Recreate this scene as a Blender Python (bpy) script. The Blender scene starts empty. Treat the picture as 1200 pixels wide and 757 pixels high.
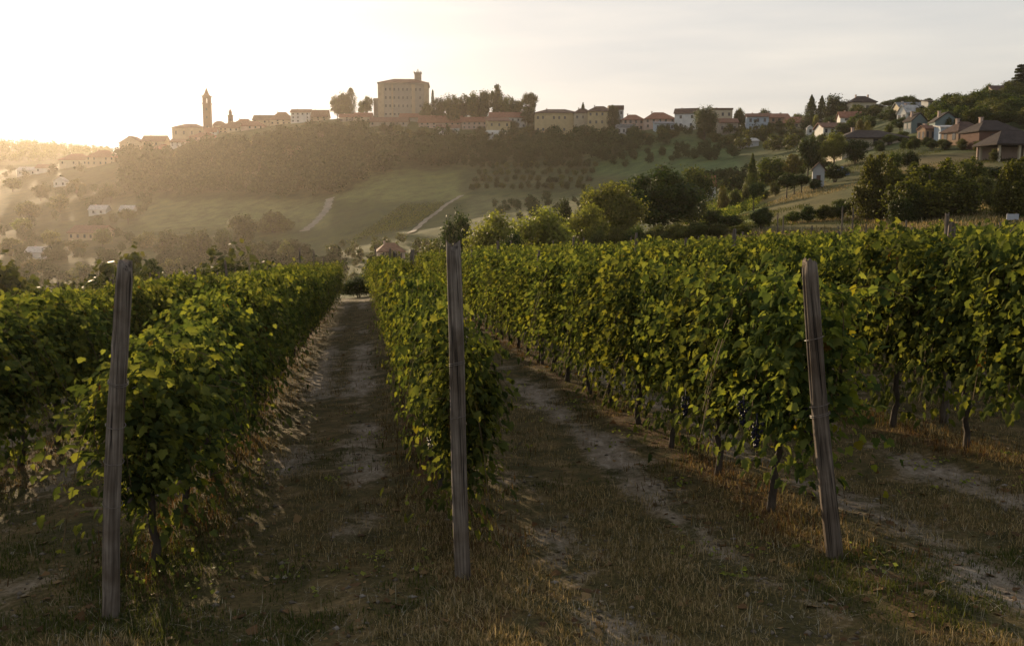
import bpy, math, random
import numpy as np
from mathutils import Vector, Matrix

rnd = random.Random(11)
rng = np.random.default_rng(11)
sc = bpy.context.scene
col = sc.collection

# ------------------------------------------------------------------ camera
F = 1100.0                       # focal length in photo pixels (photo 1200 x 757)
PITCH = math.atan(138.5 / F)
CAMZ = 2.25
cd = bpy.data.cameras.new("camera")
cd.sensor_width = 36.0
cd.lens = F / 1200.0 * 36.0
cd.clip_start = 0.1
cd.clip_end = 6000.0
cam = bpy.data.objects.new("camera", cd)
cam.location = (0, 0, CAMZ)
cam.rotation_euler = (math.pi / 2 - PITCH, 0, 0)
col.objects.link(cam)
sc.camera = cam

# ------------------------------------------------------------------ light
SUN_EL = math.radians(11.0)
SUN_AZ = math.radians(-27.0)     # from +Y towards -X
SUN_DIR = Vector((math.sin(SUN_AZ) * math.cos(SUN_EL), math.cos(SUN_AZ) * math.cos(SUN_EL), math.sin(SUN_EL)))
world = bpy.data.worlds.new("World")
sc.world = world
world.use_nodes = True
wn, wl = world.node_tree.nodes, world.node_tree.links
wn.clear()
w_out = wn.new("ShaderNodeOutputWorld")
w_bg = wn.new("ShaderNodeBackground")
w_sky = wn.new("ShaderNodeTexSky")
w_sky.sky_type = 'NISHITA'
w_sky.sun_disc = False
w_sky.sun_elevation = SUN_EL
w_sky.sun_rotation = SUN_AZ
w_sky.air_density = 1.0
w_sky.dust_density = 4.0
w_sky.ozone_density = 1.0
w_hsv = wn.new("ShaderNodeHueSaturation")
w_hsv.inputs["Saturation"].default_value = 0.85
# thin high veil of cloud: soft streaks over the sky
w_tc = wn.new("ShaderNodeTexCoord")
w_map = wn.new("ShaderNodeMapping")
w_map.inputs["Scale"].default_value = (1.2, 1.2, 9.0)
w_noise = wn.new("ShaderNodeTexNoise")
w_noise.inputs["Scale"].default_value = 2.2
w_noise.inputs["Detail"].default_value = 5.0
w_ramp = wn.new("ShaderNodeValToRGB")
w_ramp.color_ramp.elements[0].position = 0.35
w_ramp.color_ramp.elements[0].color = (0.86, 0.88, 0.91, 1)
w_ramp.color_ramp.elements[1].position = 0.68
w_ramp.color_ramp.elements[1].color = (1.13, 1.09, 1.04, 1)
w_mul = wn.new("ShaderNodeMixRGB")
w_mul.blend_type = 'MULTIPLY'
w_mul.inputs[0].default_value = 1.0
wl.new(w_sky.outputs[0], w_hsv.inputs["Color"])
wl.new(w_tc.outputs["Generated"], w_map.inputs[0])
wl.new(w_map.outputs[0], w_noise.inputs["Vector"])
wl.new(w_noise.outputs[0], w_ramp.inputs[0])
w_norm = wn.new("ShaderNodeVectorMath"); w_norm.operation = 'SCALE'; w_norm.inputs["Scale"].default_value = 1 / 3.8
w_gam = wn.new("ShaderNodeGamma"); w_gam.inputs[1].default_value = 0.25
w_lvl = wn.new("ShaderNodeVectorMath"); w_lvl.operation = 'SCALE'; w_lvl.inputs["Scale"].default_value = 3.55
wl.new(w_hsv.outputs[0], w_norm.inputs[0]); wl.new(w_norm.outputs[0], w_gam.inputs[0]); wl.new(w_gam.outputs[0], w_lvl.inputs[0])
wl.new(w_lvl.outputs[0], w_mul.inputs[1])
wl.new(w_ramp.outputs[0], w_mul.inputs[2])
wl.new(w_mul.outputs[0], w_bg.inputs[0])
w_bg.inputs[1].default_value = 0.10
wl.new(w_bg.outputs[0], w_out.inputs[0])

sun = bpy.data.lights.new("sun", 'SUN')
sun.energy = 3.7
sun.angle = math.radians(0.5)
sun.color = (1.0, 0.75, 0.46)
sun_o = bpy.data.objects.new("sun", sun)
sun_o.rotation_euler = SUN_DIR.to_track_quat('Z', 'Y').to_euler()
sun_o.location = (-60, 100, 60)
col.objects.link(sun_o)

sc.view_settings.view_transform = 'Standard'
sc.view_settings.look = 'None'
sc.view_settings.exposure = 1.0
sc.view_settings.gamma = 1.0
sc.view_settings.use_curve_mapping = False
sc.cycles.max_bounces = 5
sc.cycles.diffuse_bounces = 2
sc.cycles.glossy_bounces = 2
sc.cycles.transmission_bounces = 4
sc.cycles.transparent_max_bounces = 6
sc.cycles.volume_bounces = 0
sc.cycles.sample_clamp_indirect = 4.0
sc.cycles.use_denoising = True
HAZE_DENSITY = 0.000085

# ------------------------------------------------------------------ helpers
def pix_ray(px, py):
    cx, cy = (px - 600.0) / F, (378.5 - py) / F
    s, c = math.sin(PITCH), math.cos(PITCH)
    return np.array([cx, c + cy * s, -s + cy * c])

def project(x, y, z):
    s, c = math.sin(PITCH), math.cos(PITCH)
    dz = z - CAMZ
    w = y * c - dz * s
    w = np.where(np.abs(w) < 1e-3, 1e-3, w)
    v = y * s + dz * c
    return 600 + F * x / w, 378.5 - F * v / w, w

def _hash(ix, iy, seed):
    n = (ix.astype(np.int64) * 374761393 + iy.astype(np.int64) * 668265263 + seed * 974634541) & 0x7fffffff
    n = ((n ^ (n >> 13)) * 1274126177) & 0x7fffffff
    return ((n ^ (n >> 16)) & 0xffff) / 65535.0

def vnoise(x, y, seed=0):
    x = np.asarray(x, float); y = np.asarray(y, float)
    ix, iy = np.floor(x), np.floor(y)
    fx, fy = x - ix, y - iy
    fx = fx * fx * (3 - 2 * fx); fy = fy * fy * (3 - 2 * fy)
    a = _hash(ix, iy, seed); b = _hash(ix + 1, iy, seed)
    c = _hash(ix, iy + 1, seed); d = _hash(ix + 1, iy + 1, seed)
    return (a * (1 - fx) + b * fx) * (1 - fy) + (c * (1 - fx) + d * fx) * fy

def fbm(x, y, seed=0, oct=4):
    t, a, s = 0, 0.5, 0
    for k in range(oct):
        t = t + a * vnoise(np.asarray(x) * 2 ** k, np.asarray(y) * 2 ** k, seed + k); s += a; a *= 0.5
    return t / s

def sstep(a, b, x):
    t = np.clip((x - a) / (b - a), 0, 1)
    return t * t * (3 - 2 * t)

# ------------------------------------------------------------------ terrain heights
# each column of the view: distance (m) -> photo row at which that ground lies
PROF = {
 0:    [(45,366),(80,398),(120,408),(180,390),(260,352),(350,316),(450,280),(600,228),(750,204),(860,198),(1000,176),(1130,171),(1250,180)],
 130:  [(45,360),(80,396),(120,404),(180,385),(260,346),(350,308),(450,262),(600,206),(700,184),(760,183),(900,196),(1100,180),(1250,185)],
 240:  [(45,352),(80,394),(120,400),(180,380),(260,340),(350,300),(450,245),(540,192),(620,158),(690,160),(900,185),(1250,190)],
 340:  [(45,345),(80,390),(120,393),(180,372),(260,332),(350,292),(440,242),(530,178),(600,145),(680,150),(900,180),(1250,190)],
 440:  [(45,340),(80,378),(120,375),(180,352),(260,312),(350,268),(430,222),(520,166),(590,132),(680,138),(900,170),(1250,190)],
 540:  [(45,336),(80,360),(120,345),(180,322),(260,285),(350,248),(430,212),(510,172),(570,148),(620,138),(720,150),(1250,190)],
 640:  [(45,325),(80,340),(120,310),(180,298),(260,266),(350,232),(430,196),(490,166),(540,144),(620,148),(900,170),(1250,190)],
 760:  [(45,315),(80,295),(110,278),(150,286),(200,262),(260,238),(350,202),(410,172),(450,150),(520,150),(900,170),(1250,190)],
 850:  [(45,308),(80,280),(110,264),(150,256),(200,238),(260,214),(340,188),(410,165),(450,150),(520,150),(900,170),(1250,190)],
 950:  [(45,303),(80,276),(110,252),(140,223),(170,207),(220,198),(280,183),(350,164),(400,152),(500,150),(900,170),(1250,190)],
 1020: [(45,300),(80,270),(100,254),(130,217),(160,196),(190,178),(250,160),(300,146),(350,128),(420,122),(600,150),(1250,190)],
 1090: [(45,298),(70,270),(100,247),(130,206),(160,180),(190,164),(220,150),(260,138),(300,130),(350,122),(600,140),(1250,190)],
 1150: [(45,296),(70,266),(100,232),(130,198),(150,186),(170,168),(200,150),(240,132),(280,116),(350,110),(600,130),(1250,190)],
 1250: [(45,294),(70,262),(100,226),(130,194),(150,182),(170,166),(200,146),(240,122),(280,108),(350,98),(600,120),(1250,190)],
}
UG = np.arange(-700, 2001, 10.0)
LG = np.linspace(math.log(40), math.log(1260), 260)
def _tan_elev(py):
    cy = (378.5 - np.asarray(py)) / F
    s, c = math.sin(PITCH), math.cos(PITCH)
    return (-s + cy * c) / (c + cy * s)
def _blur(A, s, axis):
    r = int(3 * s) + 1
    k = np.exp(-0.5 * (np.arange(-r, r + 1) / s) ** 2); k /= k.sum()
    pad = [(0, 0), (0, 0)]; pad[axis] = (r, r)
    B = np.pad(A, pad, mode='edge')
    return np.apply_along_axis(lambda v: np.convolve(v, k, 'valid'), axis, B)
_cols = sorted(PROF)
_T = np.array([np.interp(LG, [math.log(d) for d, _ in PROF[c]], _tan_elev([p for _, p in PROF[c]])) for c in _cols])
_T = np.array([np.interp(np.clip(UG, _cols[0], _cols[-1]), _cols, _T[:, j]) for j in range(len(LG))]).T
_T = _blur(_blur(_T, 2.2, 0), 2.0, 1)
ZG = _T * np.exp(LG)[None, :]

ROW_S = -0.159                    # rows run towards (ROW_S, 1)
def row_coord(x, y):
    return x - ROW_S * (y - 6.0)
ROWS = [-9.6, -7.2, -4.85, -2.47, -0.28, 2.28, 5.0, 7.5, 10.0, 12.5, 15.0, 17.5, 20.0, 22.5]
ROWS_A = np.array(ROWS)

def height(x, y):
    x = np.asarray(x, float); y = np.asarray(y, float)
    xs = np.clip(x, -50, 50)
    sp = lambda t: np.where(t > 20, t, np.log1p(np.exp(np.minimum(t, 20))))
    zn = 0.05 - 0.044 * np.clip(y, -5, 80) + 0.02 * xs + 0.035 * sp(xs - 3) - 0.085 * sp(-xs - 3.4)
    q = row_coord(x, y)
    dr = np.abs(q[..., None] - ROWS_A).min(-1)
    zn = zn + 0.05 * np.exp(-(dr / 0.35) ** 2) + 0.05 * (fbm(x * .9, y * .9, 3, 3) - .5) + 0.025 * (vnoise(x * 4, y * 4, 9) - .5)
    zn = zn + np.where(y < 0, 0, 0)
    yy = np.maximum(y, 40.0)
    u = np.clip(600 + 1109.0 * x / yy, UG[0], UG[-1] - 1e-3)
    l = np.clip(np.log(yy), LG[0], LG[-1] - 1e-6)
    fu = (u - UG[0]) / 10.0; fl = (l - LG[0]) / (LG[1] - LG[0])
    iu = fu.astype(int); il = fl.astype(int); fu = fu - iu; fl = fl - il
    iu = np.clip(iu, 0, len(UG) - 2); il = np.clip(il, 0, len(LG) - 2)
    zf = (ZG[iu, il] * (1 - fu) + ZG[iu + 1, il] * fu) * (1 - fl) + (ZG[iu, il + 1] * (1 - fu) + ZG[iu + 1, il + 1] * fu) * fl
    zf = zf + CAMZ + (fbm(x / 38.0, y / 38.0, 21, 3) - .5) * np.clip(y / 100.0, 0, 4) * 0.9
    w = sstep(46, 76, y)
    return zn * (1 - w) + zf * w

def hz(x, y):
    return float(height(np.array([x]), np.array([y]))[0])

_marchD = np.exp(np.linspace(math.log(4.0), math.log(1240), 1400))
def hit(px, py, dmin=0, dmax=1300):
    """the point where the line of sight through a photo pixel meets the ground; else the place it passes closest over it"""
    r = pix_ray(px, py)
    d = _marchD[(_marchD > dmin) & (_marchD < dmax)]
    x, y, z = r[0] / r[1] * d, d, CAMZ + r[2] / r[1] * d
    g = z - height(x, y)
    k = np.where(g <= 0)[0]
    if len(k) and k[0] > 0:
        i = k[0]; t = g[i - 1] / (g[i - 1] - g[i] + 1e-9)
        dd = d[i - 1] + (d[i] - d[i - 1]) * t
    elif len(k):
        dd = d[0]
    else:
        m = d > 40
        i = np.argmin((g / d)[m]); dd = d[m][i]
    X = r[0] / r[1] * dd
    return X, dd, hz(X, dd)

def at_dist(px, d, py=250):
    r = pix_ray(px, py)
    X = r[0] / r[1] * d
    return X, d, hz(X, d)

# ------------------------------------------------------------------ mesh helpers
def mesh_np(name, V, T, mat=None, parent=None, smooth=False, n=3):
    V = np.asarray(V, np.float32).reshape(-1, 3); T = np.asarray(T, np.int32).reshape(-1, n)
    me = bpy.data.meshes.new(name)
    me.vertices.add(len(V)); me.vertices.foreach_set("co", V.ravel())
    me.loops.add(T.size); me.loops.foreach_set("vertex_index", T.ravel())
    me.polygons.add(len(T)); me.polygons.foreach_set("loop_start", np.arange(0, T.size, n, dtype=np.int32))
    if smooth:
        me.polygons.foreach_set("use_smooth", np.ones(len(T), bool))
    me.update(calc_edges=True); me.validate()
    return link(name, me, mat, parent)

def link(name, me, mat=None, parent=None):
    o = bpy.data.objects.new(name, me)
    if mat is not None:
        if len(me.materials) == 0:
            me.materials.append(mat)
    col.objects.link(o)
    if parent is not None:
        o.parent = parent
    return o

class MB:
    """collects boxes, tubes and loose faces for one mesh"""
    def __init__(s): s.v, s.f = [], []
    def add(s, vs, fs):
        b = len(s.v); s.v += [tuple(p) for p in vs]; s.f += [tuple(i + b for i in f) for f in fs]
    def box(s, x0, x1, y0, y1, z0, z1):
        s.add([(x0,y0,z0),(x1,y0,z0),(x1,y1,z0),(x0,y1,z0),(x0,y0,z1),(x1,y0,z1),(x1,y1,z1),(x0,y1,z1)],
              [(0,3,2,1),(4,5,6,7),(0,1,5,4),(1,2,6,5),(2,3,7,6),(3,0,4,7)])
    def tube(s, pts, rad, n=6, cap=True):
        pts = [Vector(p) for p in pts]
        if not hasattr(rad, '__len__'): rad = [rad] * len(pts)
        rings = []
        for i, p in enumerate(pts):
            t = (pts[min(i + 1, len(pts) - 1)] - pts[max(i - 1, 0)]).normalized()
            a = t.orthogonal().normalized() if abs(t.z) < .9 else Vector((1, 0, 0)).cross(t).normalized()
            b = t.cross(a)
            rings.append([p + (a * math.cos(2 * math.pi * k / n) + b * math.sin(2 * math.pi * k / n)) * rad[i] for k in range(n)])
        fs = []
        for i in range(len(pts) - 1):
            for k in range(n):
                fs.append((i * n + k, i * n + (k + 1) % n, (i + 1) * n + (k + 1) % n, (i + 1) * n + k))
        if cap:
            fs.append(tuple(range(n - 1, -1, -1))); fs.append(tuple((len(pts) - 1) * n + k for k in range(n)))
        s.add([p for r in rings for p in r], fs)
    def build(s, name, mat, parent=None, smooth=False):
        me = bpy.data.meshes.new(name)
        me.from_pydata(s.v, [], s.f); me.update()
        if smooth:
            me.polygons.foreach_set("use_smooth", [True] * len(me.polygons))
        return link(name, me, mat, parent)

def tag(o, label=None, cat=None, group=None, kind=None):
    if label: o['label'] = label
    if cat: o['category'] = cat
    if group: o['group'] = group
    if kind: o['kind'] = kind
    return o

def empty(name, loc, rz=0, label=None, cat=None, group=None):
    o = bpy.data.objects.new(name, None)
    o.empty_display_size = .2
    o.location = loc; o.rotation_euler = (0, 0, rz)
    col.objects.link(o)
    return tag(o, label, cat, group)

def copy_obj(o, parent=None):
    c = o.copy(); col.objects.link(c)
    if parent is not None: c.parent = parent
    return c

# ------------------------------------------------------------------ materials
def new_mat(name):
    m = bpy.data.materials.new(name); m.use_nodes = True
    n, l = m.node_tree.nodes, m.node_tree.links
    n.clear()
    out = n.new("ShaderNodeOutputMaterial")
    return m, n, l, out

def ramp(n, stops, interp='LINEAR'):
    r = n.new("ShaderNodeValToRGB"); e = r.color_ramp.elements
    r.color_ramp.interpolation = interp
    while len(e) < len(stops): e.new(0.5)
    for i, (p, c) in enumerate(stops):
        e[i].position = p; e[i].color = (*c, 1)
    return r

def leaf_mat(name, stops, trans=0.45, tint=(1.5, 1.45, .65), rough=0.5, spec=0.06, objvar=0.5):
    m, n, l, out = new_mat(name)
    geo = n.new("ShaderNodeNewGeometry"); oi = n.new("ShaderNodeObjectInfo")
    r = ramp(n, stops)
    l.new(geo.outputs["Random Per Island"], r.inputs[0])
    hsv = n.new("ShaderNodeHueSaturation")
    mr = n.new("ShaderNodeMapRange"); mr.inputs["To Min"].default_value = 1 - objvar * .45; mr.inputs["To Max"].default_value = 1 + objvar * .45
    l.new(oi.outputs["Random"], mr.inputs[0]); l.new(mr.outputs[0], hsv.inputs["Value"])
    mh = n.new("ShaderNodeMapRange"); mh.inputs["To Min"].default_value = .5 - objvar * .03; mh.inputs["To Max"].default_value = .5 + objvar * .03
    l.new(oi.outputs["Random"], mh.inputs[0]); l.new(mh.outputs[0], hsv.inputs["Hue"])
    l.new(r.outputs[0], hsv.inputs["Color"])
    p = n.new("ShaderNodeBsdfPrincipled")
    p.inputs["Roughness"].default_value = rough; p.inputs["Specular IOR Level"].default_value = spec
    l.new(hsv.outputs[0], p.inputs["Base Color"])
    tm = n.new("ShaderNodeMixRGB"); tm.blend_type = 'MULTIPLY'; tm.inputs[0].default_value = 1; tm.inputs[2].default_value = (*tint, 1)
    l.new(hsv.outputs[0], tm.inputs[1])
    t = n.new("ShaderNodeBsdfTranslucent"); l.new(tm.outputs[0], t.inputs[0])
    mx = n.new("ShaderNodeMixShader"); mx.inputs[0].default_value = trans
    l.new(p.outputs[0], mx.inputs[1]); l.new(t.outputs[0], mx.inputs[2])
    l.new(mx.outputs[0], out.inputs[0])
    return m

def plain_mat(name, c, rough=0.85, var=0.25, scale=1.5, bump=0.0, c2=None, spec=0.3, stretch=(1, 1, 1)):
    m, n, l, out = new_mat(name)
    p = n.new("ShaderNodeBsdfPrincipled"); p.inputs["Roughness"].default_value = rough
    p.inputs["Specular IOR Level"].default_value = spec
    tc = n.new("ShaderNodeTexCoord"); mp = n.new("ShaderNodeMapping"); mp.inputs["Scale"].default_value = stretch
    no = n.new("ShaderNodeTexNoise"); no.inputs["Scale"].default_value = scale; no.inputs["Detail"].default_value = 6
    c2 = c2 or tuple(v * (1 - var) for v in c)
    r = ramp(n, [(0.3, c2), (0.7, c)])
    l.new(tc.outputs["Object"], mp.inputs[0]); l.new(mp.outputs[0], no.inputs["Vector"]); l.new(no.outputs[0], r.inputs[0]); l.new(r.outputs[0], p.inputs["Base Color"])
    if bump:
        b = n.new("ShaderNodeBump"); b.inputs["Strength"].default_value = bump; b.inputs["Distance"].default_value = .02
        l.new(no.outputs[0], b.inputs["Height"]); l.new(b.outputs[0], p.inputs["Normal"])
    l.new(p.outputs[0], out.inputs[0])
    return m

M = {}
M['vine_leaf'] = leaf_mat('vine_leaf', [(0, (.032, .046, .018)), (.35, (.066, .085, .028)), (.62, (.108, .124, .036)), (.88, (.16, .168, .044)), (.985, (.145, .155, .024)), (.996, (.15, .12, .02)), (1, (.11, .04, .015))], trans=.5, rough=.6, spec=0, objvar=.35)
M['tree_dark'] = leaf_mat('tree_dark', [(0, (.018, .030, .009)), (.6, (.034, .050, .014)), (1, (.060, .075, .018))], trans=.35)
M['tree_mid'] = leaf_mat('tree_mid', [(0, (.030, .044, .012)), (.6, (.056, .076, .018)), (1, (.105, .112, .024))], trans=.45)
M['tree_yellow'] = leaf_mat('tree_yellow', [(0, (.095, .100, .026)), (.6, (.170, .168, .042)), (1, (.25, .235, .060))], tint=(1.4, 1.6, .65), trans=.5)
M['tree_olive'] = leaf_mat('tree_olive', [(0, (.040, .048, .016)), (.6, (.075, .082, .026)), (1, (.120, .120, .040))], trans=.4)
M['wood_far'] = leaf_mat('wood_far', [(0, (.020, .034, .011)), (.6, (.032, .050, .015)), (1, (.048, .068, .020))], trans=.0, spec=0)
M['tree_gold'] = leaf_mat('tree_gold', [(0, (.040, .044, .013)), (.6, (.084, .084, .021)), (1, (.150, .140, .034))], tint=(1.4, 1.5, .65), trans=.45)
M['tree_autumn'] = leaf_mat('tree_autumn', [(0, (.070, .058, .020)), (.6, (.125, .105, .030)), (1, (.19, .155, .042))], trans=.35, tint=(1.3, 1.4, .7))
M['bark'] = plain_mat('bark', (.085, .066, .050), var=.55, scale=14, bump=.6, stretch=(1, 1, .25))
M['vine_bark'] = plain_mat('vine_bark', (.075, .055, .040), var=.6, scale=30, bump=.8, stretch=(1, 1, .2))
M['cane'] = plain_mat('cane', (.13, .085, .04), var=.4, scale=12)
M['grass_blade'] = leaf_mat('grass_blade', [(0, (.065, .065, .024)), (.3, (.12, .10, .040)), (.55, (.21, .155, .072)), (.8, (.33, .245, .125)), (1, (.44, .35, .21))], trans=.3, tint=(1.3, 1.2, .8), rough=.7, objvar=0)
M['green_blade'] = leaf_mat('green_blade', [(0, (.030, .040, .012)), (.5, (.050, .062, .018)), (1, (.100, .100, .030))], trans=.35, rough=.7, objvar=0)
M['rust_weed'] = leaf_mat('rust_weed', [(0, (.045, .030, .016)), (.5, (.090, .056, .026)), (.8, (.14, .095, .04)), (1, (.08, .085, .022))], trans=.35, tint=(1.5, 1.2, .7), rough=.7, objvar=0)
M['dead_leaf'] = leaf_mat('dead_leaf', [(0, (.060, .034, .018)), (.6, (.14, .080, .038)), (1, (.24, .16, .08))], trans=.2, rough=.7, objvar=0)
M['straw'] = leaf_mat('straw', [(0, (.10, .085, .055)), (1, (.34, .30, .22))], trans=.1, rough=.8, objvar=0)
M['grape'] = plain_mat('grape', (.020, .018, .040), rough=.45, var=.5, scale=40)
M['wire'] = plain_mat('wire', (.16, .13, .11), rough=.5, var=.4, scale=30)

def wood_mat(name, c1, c2):
    m, n, l, out = new_mat(name)
    p = n.new("ShaderNodeBsdfPrincipled"); p.inputs["Roughness"].default_value = .85; p.inputs["Specular IOR Level"].default_value = .2
    tc = n.new("ShaderNodeTexCoord")
    mp = n.new("ShaderNodeMapping"); mp.inputs["Scale"].default_value = (60, 60, 1.6)
    no = n.new("ShaderNodeTexNoise"); no.inputs["Scale"].default_value = 1; no.inputs["Detail"].default_value = 5; no.inputs["Distortion"].default_value = .3
    mp2 = n.new("ShaderNodeMapping"); mp2.inputs["Scale"].default_value = (110, 110, 1.0)
    no2 = n.new("ShaderNodeTexNoise"); no2.inputs["Scale"].default_value = 1; no2.inputs["Detail"].default_value = 2
    no3 = n.new("ShaderNodeTexNoise"); no3.inputs["Scale"].default_value = 5; no3.inputs["Detail"].default_value = 4
    l.new(tc.outputs["Object"], mp.inputs[0]); l.new(mp.outputs[0], no.inputs["Vector"])
    l.new(tc.outputs["Object"], mp2.inputs[0]); l.new(mp2.outputs[0], no2.inputs["Vector"]); l.new(tc.outputs["Object"], no3.inputs["Vector"])
    r = ramp(n, [(.3, c2), (.62, c1)]); l.new(no.outputs[0], r.inputs[0])
    crack = ramp(n, [(.30, (.12, .12, .12)), (.40, (1, 1, 1))]); l.new(no2.outputs[0], crack.inputs[0])
    st = ramp(n, [(.35, (.55, .5, .45)), (.65, (1, 1, 1))]); l.new(no3.outputs[0], st.inputs[0])
    m1 = n.new("ShaderNodeMixRGB"); m1.blend_type = 'MULTIPLY'; m1.inputs[0].default_value = 1
    m2 = n.new("ShaderNodeMixRGB"); m2.blend_type = 'MULTIPLY'; m2.inputs[0].default_value = 1
    l.new(r.outputs[0], m1.inputs[1]); l.new(crack.outputs[0], m1.inputs[2]); l.new(m1.outputs[0], m2.inputs[1]); l.new(st.outputs[0], m2.inputs[2])
    l.new(m2.outputs[0], p.inputs["Base Color"])
    ad = n.new("ShaderNodeMath"); ad.operation = 'ADD'; l.new(no.outputs[0], ad.inputs[0]); l.new(crack.outputs[0], ad.inputs[1])
    b = n.new("ShaderNodeBump"); b.inputs["Strength"].default_value = .9; b.inputs["Distance"].default_value = .006
    l.new(ad.outputs[0], b.inputs["Height"]); l.new(b.outputs[0], p.inputs["Normal"])
    l.new(p.outputs[0], out.inputs[0])
    return m
M['post_wood'] = wood_mat('post_wood', (.235, .195, .160), (.075, .058, .045))
M['post_wood_dark'] = wood_mat('post_wood_dark', (.19, .15, .118), (.055, .042, .032))
M['glass_dark'] = plain_mat('glass_dark', (.035, .037, .042), rough=.25, var=.3, spec=.5)
M['white_paint'] = plain_mat('white_paint', (.72, .71, .68), rough=.6, var=.12)

# ------------------------------------------------------------------ ground
def ground_material():
    m, n, l, out = new_mat('ground')
    p = n.new("ShaderNodeBsdfPrincipled"); p.inputs["Roughness"].default_value = .95; p.inputs["Specular IOR Level"].default_value = .1
    tc = n.new("ShaderNodeTexCoord")
    def noise(scale, detail=5, rough=.55, st=(1, 1, 1), dist=0):
        mp = n.new("ShaderNodeMapping"); mp.inputs["Scale"].default_value = st
        l.new(tc.outputs["Object"], mp.inputs[0])
        q = n.new("ShaderNodeTexNoise"); q.inputs["Scale"].default_value = scale; q.inputs["Detail"].default_value = detail
        q.inputs["Roughness"].default_value = rough; q.inputs["Distortion"].default_value = dist
        l.new(mp.outputs[0], q.inputs["Vector"]); return q.outputs[0]
    def mix(a, b, f, mode='MIX'):
        q = n.new("ShaderNodeMixRGB"); q.blend_type = mode
        for s, v in ((1, a), (2, b), (0, f)):
            if hasattr(v, 'links'): l.new(v, q.inputs[s])
            elif s == 0: q.inputs[0].default_value = v
            else: q.inputs[s].default_value = (*v, 1)
        return q.outputs[0]
    def att(nm):
        q = n.new("ShaderNodeAttribute"); q.attribute_name = nm; return q
    def maths(op, a, b):
        q = n.new("ShaderNodeMath"); q.operation = op
        for s, v in ((0, a), (1, b)):
            if hasattr(v, 'links'): l.new(v, q.inputs[s])
            else: q.inputs[s].default_value = v
        return q.outputs[0]
    def rmp(v, stops):
        q = ramp(n, stops); l.new(v, q.inputs[0]); return q.outputs[0]
    dirt_m = att('dirt').outputs['Fac']; weed_m = att('weed').outputs['Fac']; vine_m = att('vineyard').outputs['Fac']
    land = att('land').outputs['Color']
    n_big = noise(.55, 5, .6); n_mid = noise(3.2, 6, .65, dist=.4); n_fin = noise(28, 5, .7)
    n_str = noise(9, 5, .65, st=(1, .35, 1), dist=.5)
    grass = rmp(n_mid, [(.28, (.040, .038, .016)), (.46, (.076, .064, .027)), (.58, (.125, .092, .043)), (.74, (.20, .148, .078))])
    straw = rmp(n_fin, [(.3, (.45, .42, .38)), (.7, (1.35, 1.3, 1.2))])
    grass = mix(grass, straw, .8, 'MULTIPLY')
    dirt = rmp(n_str, [(.25, (.13, .10, .072)), (.5, (.23, .185, .14)), (.72, (.36, .31, .26))])
    dirt = mix(dirt, rmp(n_fin, [(.3, (.6, .6, .6)), (.7, (1.2, 1.2, 1.2))]), .7, 'MULTIPLY')
    weed = rmp(n_mid, [(.3, (.045, .028, .014)), (.6, (.105, .062, .030)), (.8, (.16, .11, .05))])
    weed = mix(weed, straw, .7, 'MULTIPLY')
    f = maths('ADD', dirt_m, maths('MULTIPLY', maths('SUBTRACT', n_big, .5), 2.4))
    f = maths('ADD', f, maths('MULTIPLY', maths('SUBTRACT', n_mid, .5), 1.7))
    f = maths('ADD', f, maths('MULTIPLY', maths('SUBTRACT', n_fin, .5), .7))
    f = rmp(f, [(.40, (0, 0, 0)), (.60, (.45, .45, .45)), (.95, (1, 1, 1))])
    near = mix(grass, dirt, f)
    fw = maths('ADD', weed_m, maths('MULTIPLY', maths('SUBTRACT', n_mid, .5), 1.3))
    near = mix(near, weed, rmp(fw, [(.40, (0, 0, 0)), (.62, (1, 1, 1))]))
    farn = mix(land, rmp(noise(.16, 8, .75), [(.34, (.42, .45, .4)), (.5, (.95, .95, .95)), (.68, (1.5, 1.4, 1.2))]), .85, 'MULTIPLY')
    farn = mix(farn, rmp(noise(2.2, 5, .7), [(.3, (.6, .6, .6)), (.7, (1.35, 1.3, 1.2))]), .7, 'MULTIPLY')
    c = mix(farn, near, vine_m)
    l.new(c, p.inputs["Base Color"])
    b = n.new("ShaderNodeBump"); b.inputs["Strength"].default_value = .8; b.inputs["Distance"].default_value = .05
    l.new(maths('ADD', maths('MULTIPLY', n_fin, .5), n_mid), b.inputs["Height"]); l.new(b.outputs[0], p.inputs["Normal"])
    l.new(p.outputs[0], out.inputs[0])
    return m
M['ground'] = ground_material()

def rowdist(x, y):
    return np.abs(row_coord(x, y)[..., None] - ROWS_A).min(-1)

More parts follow.
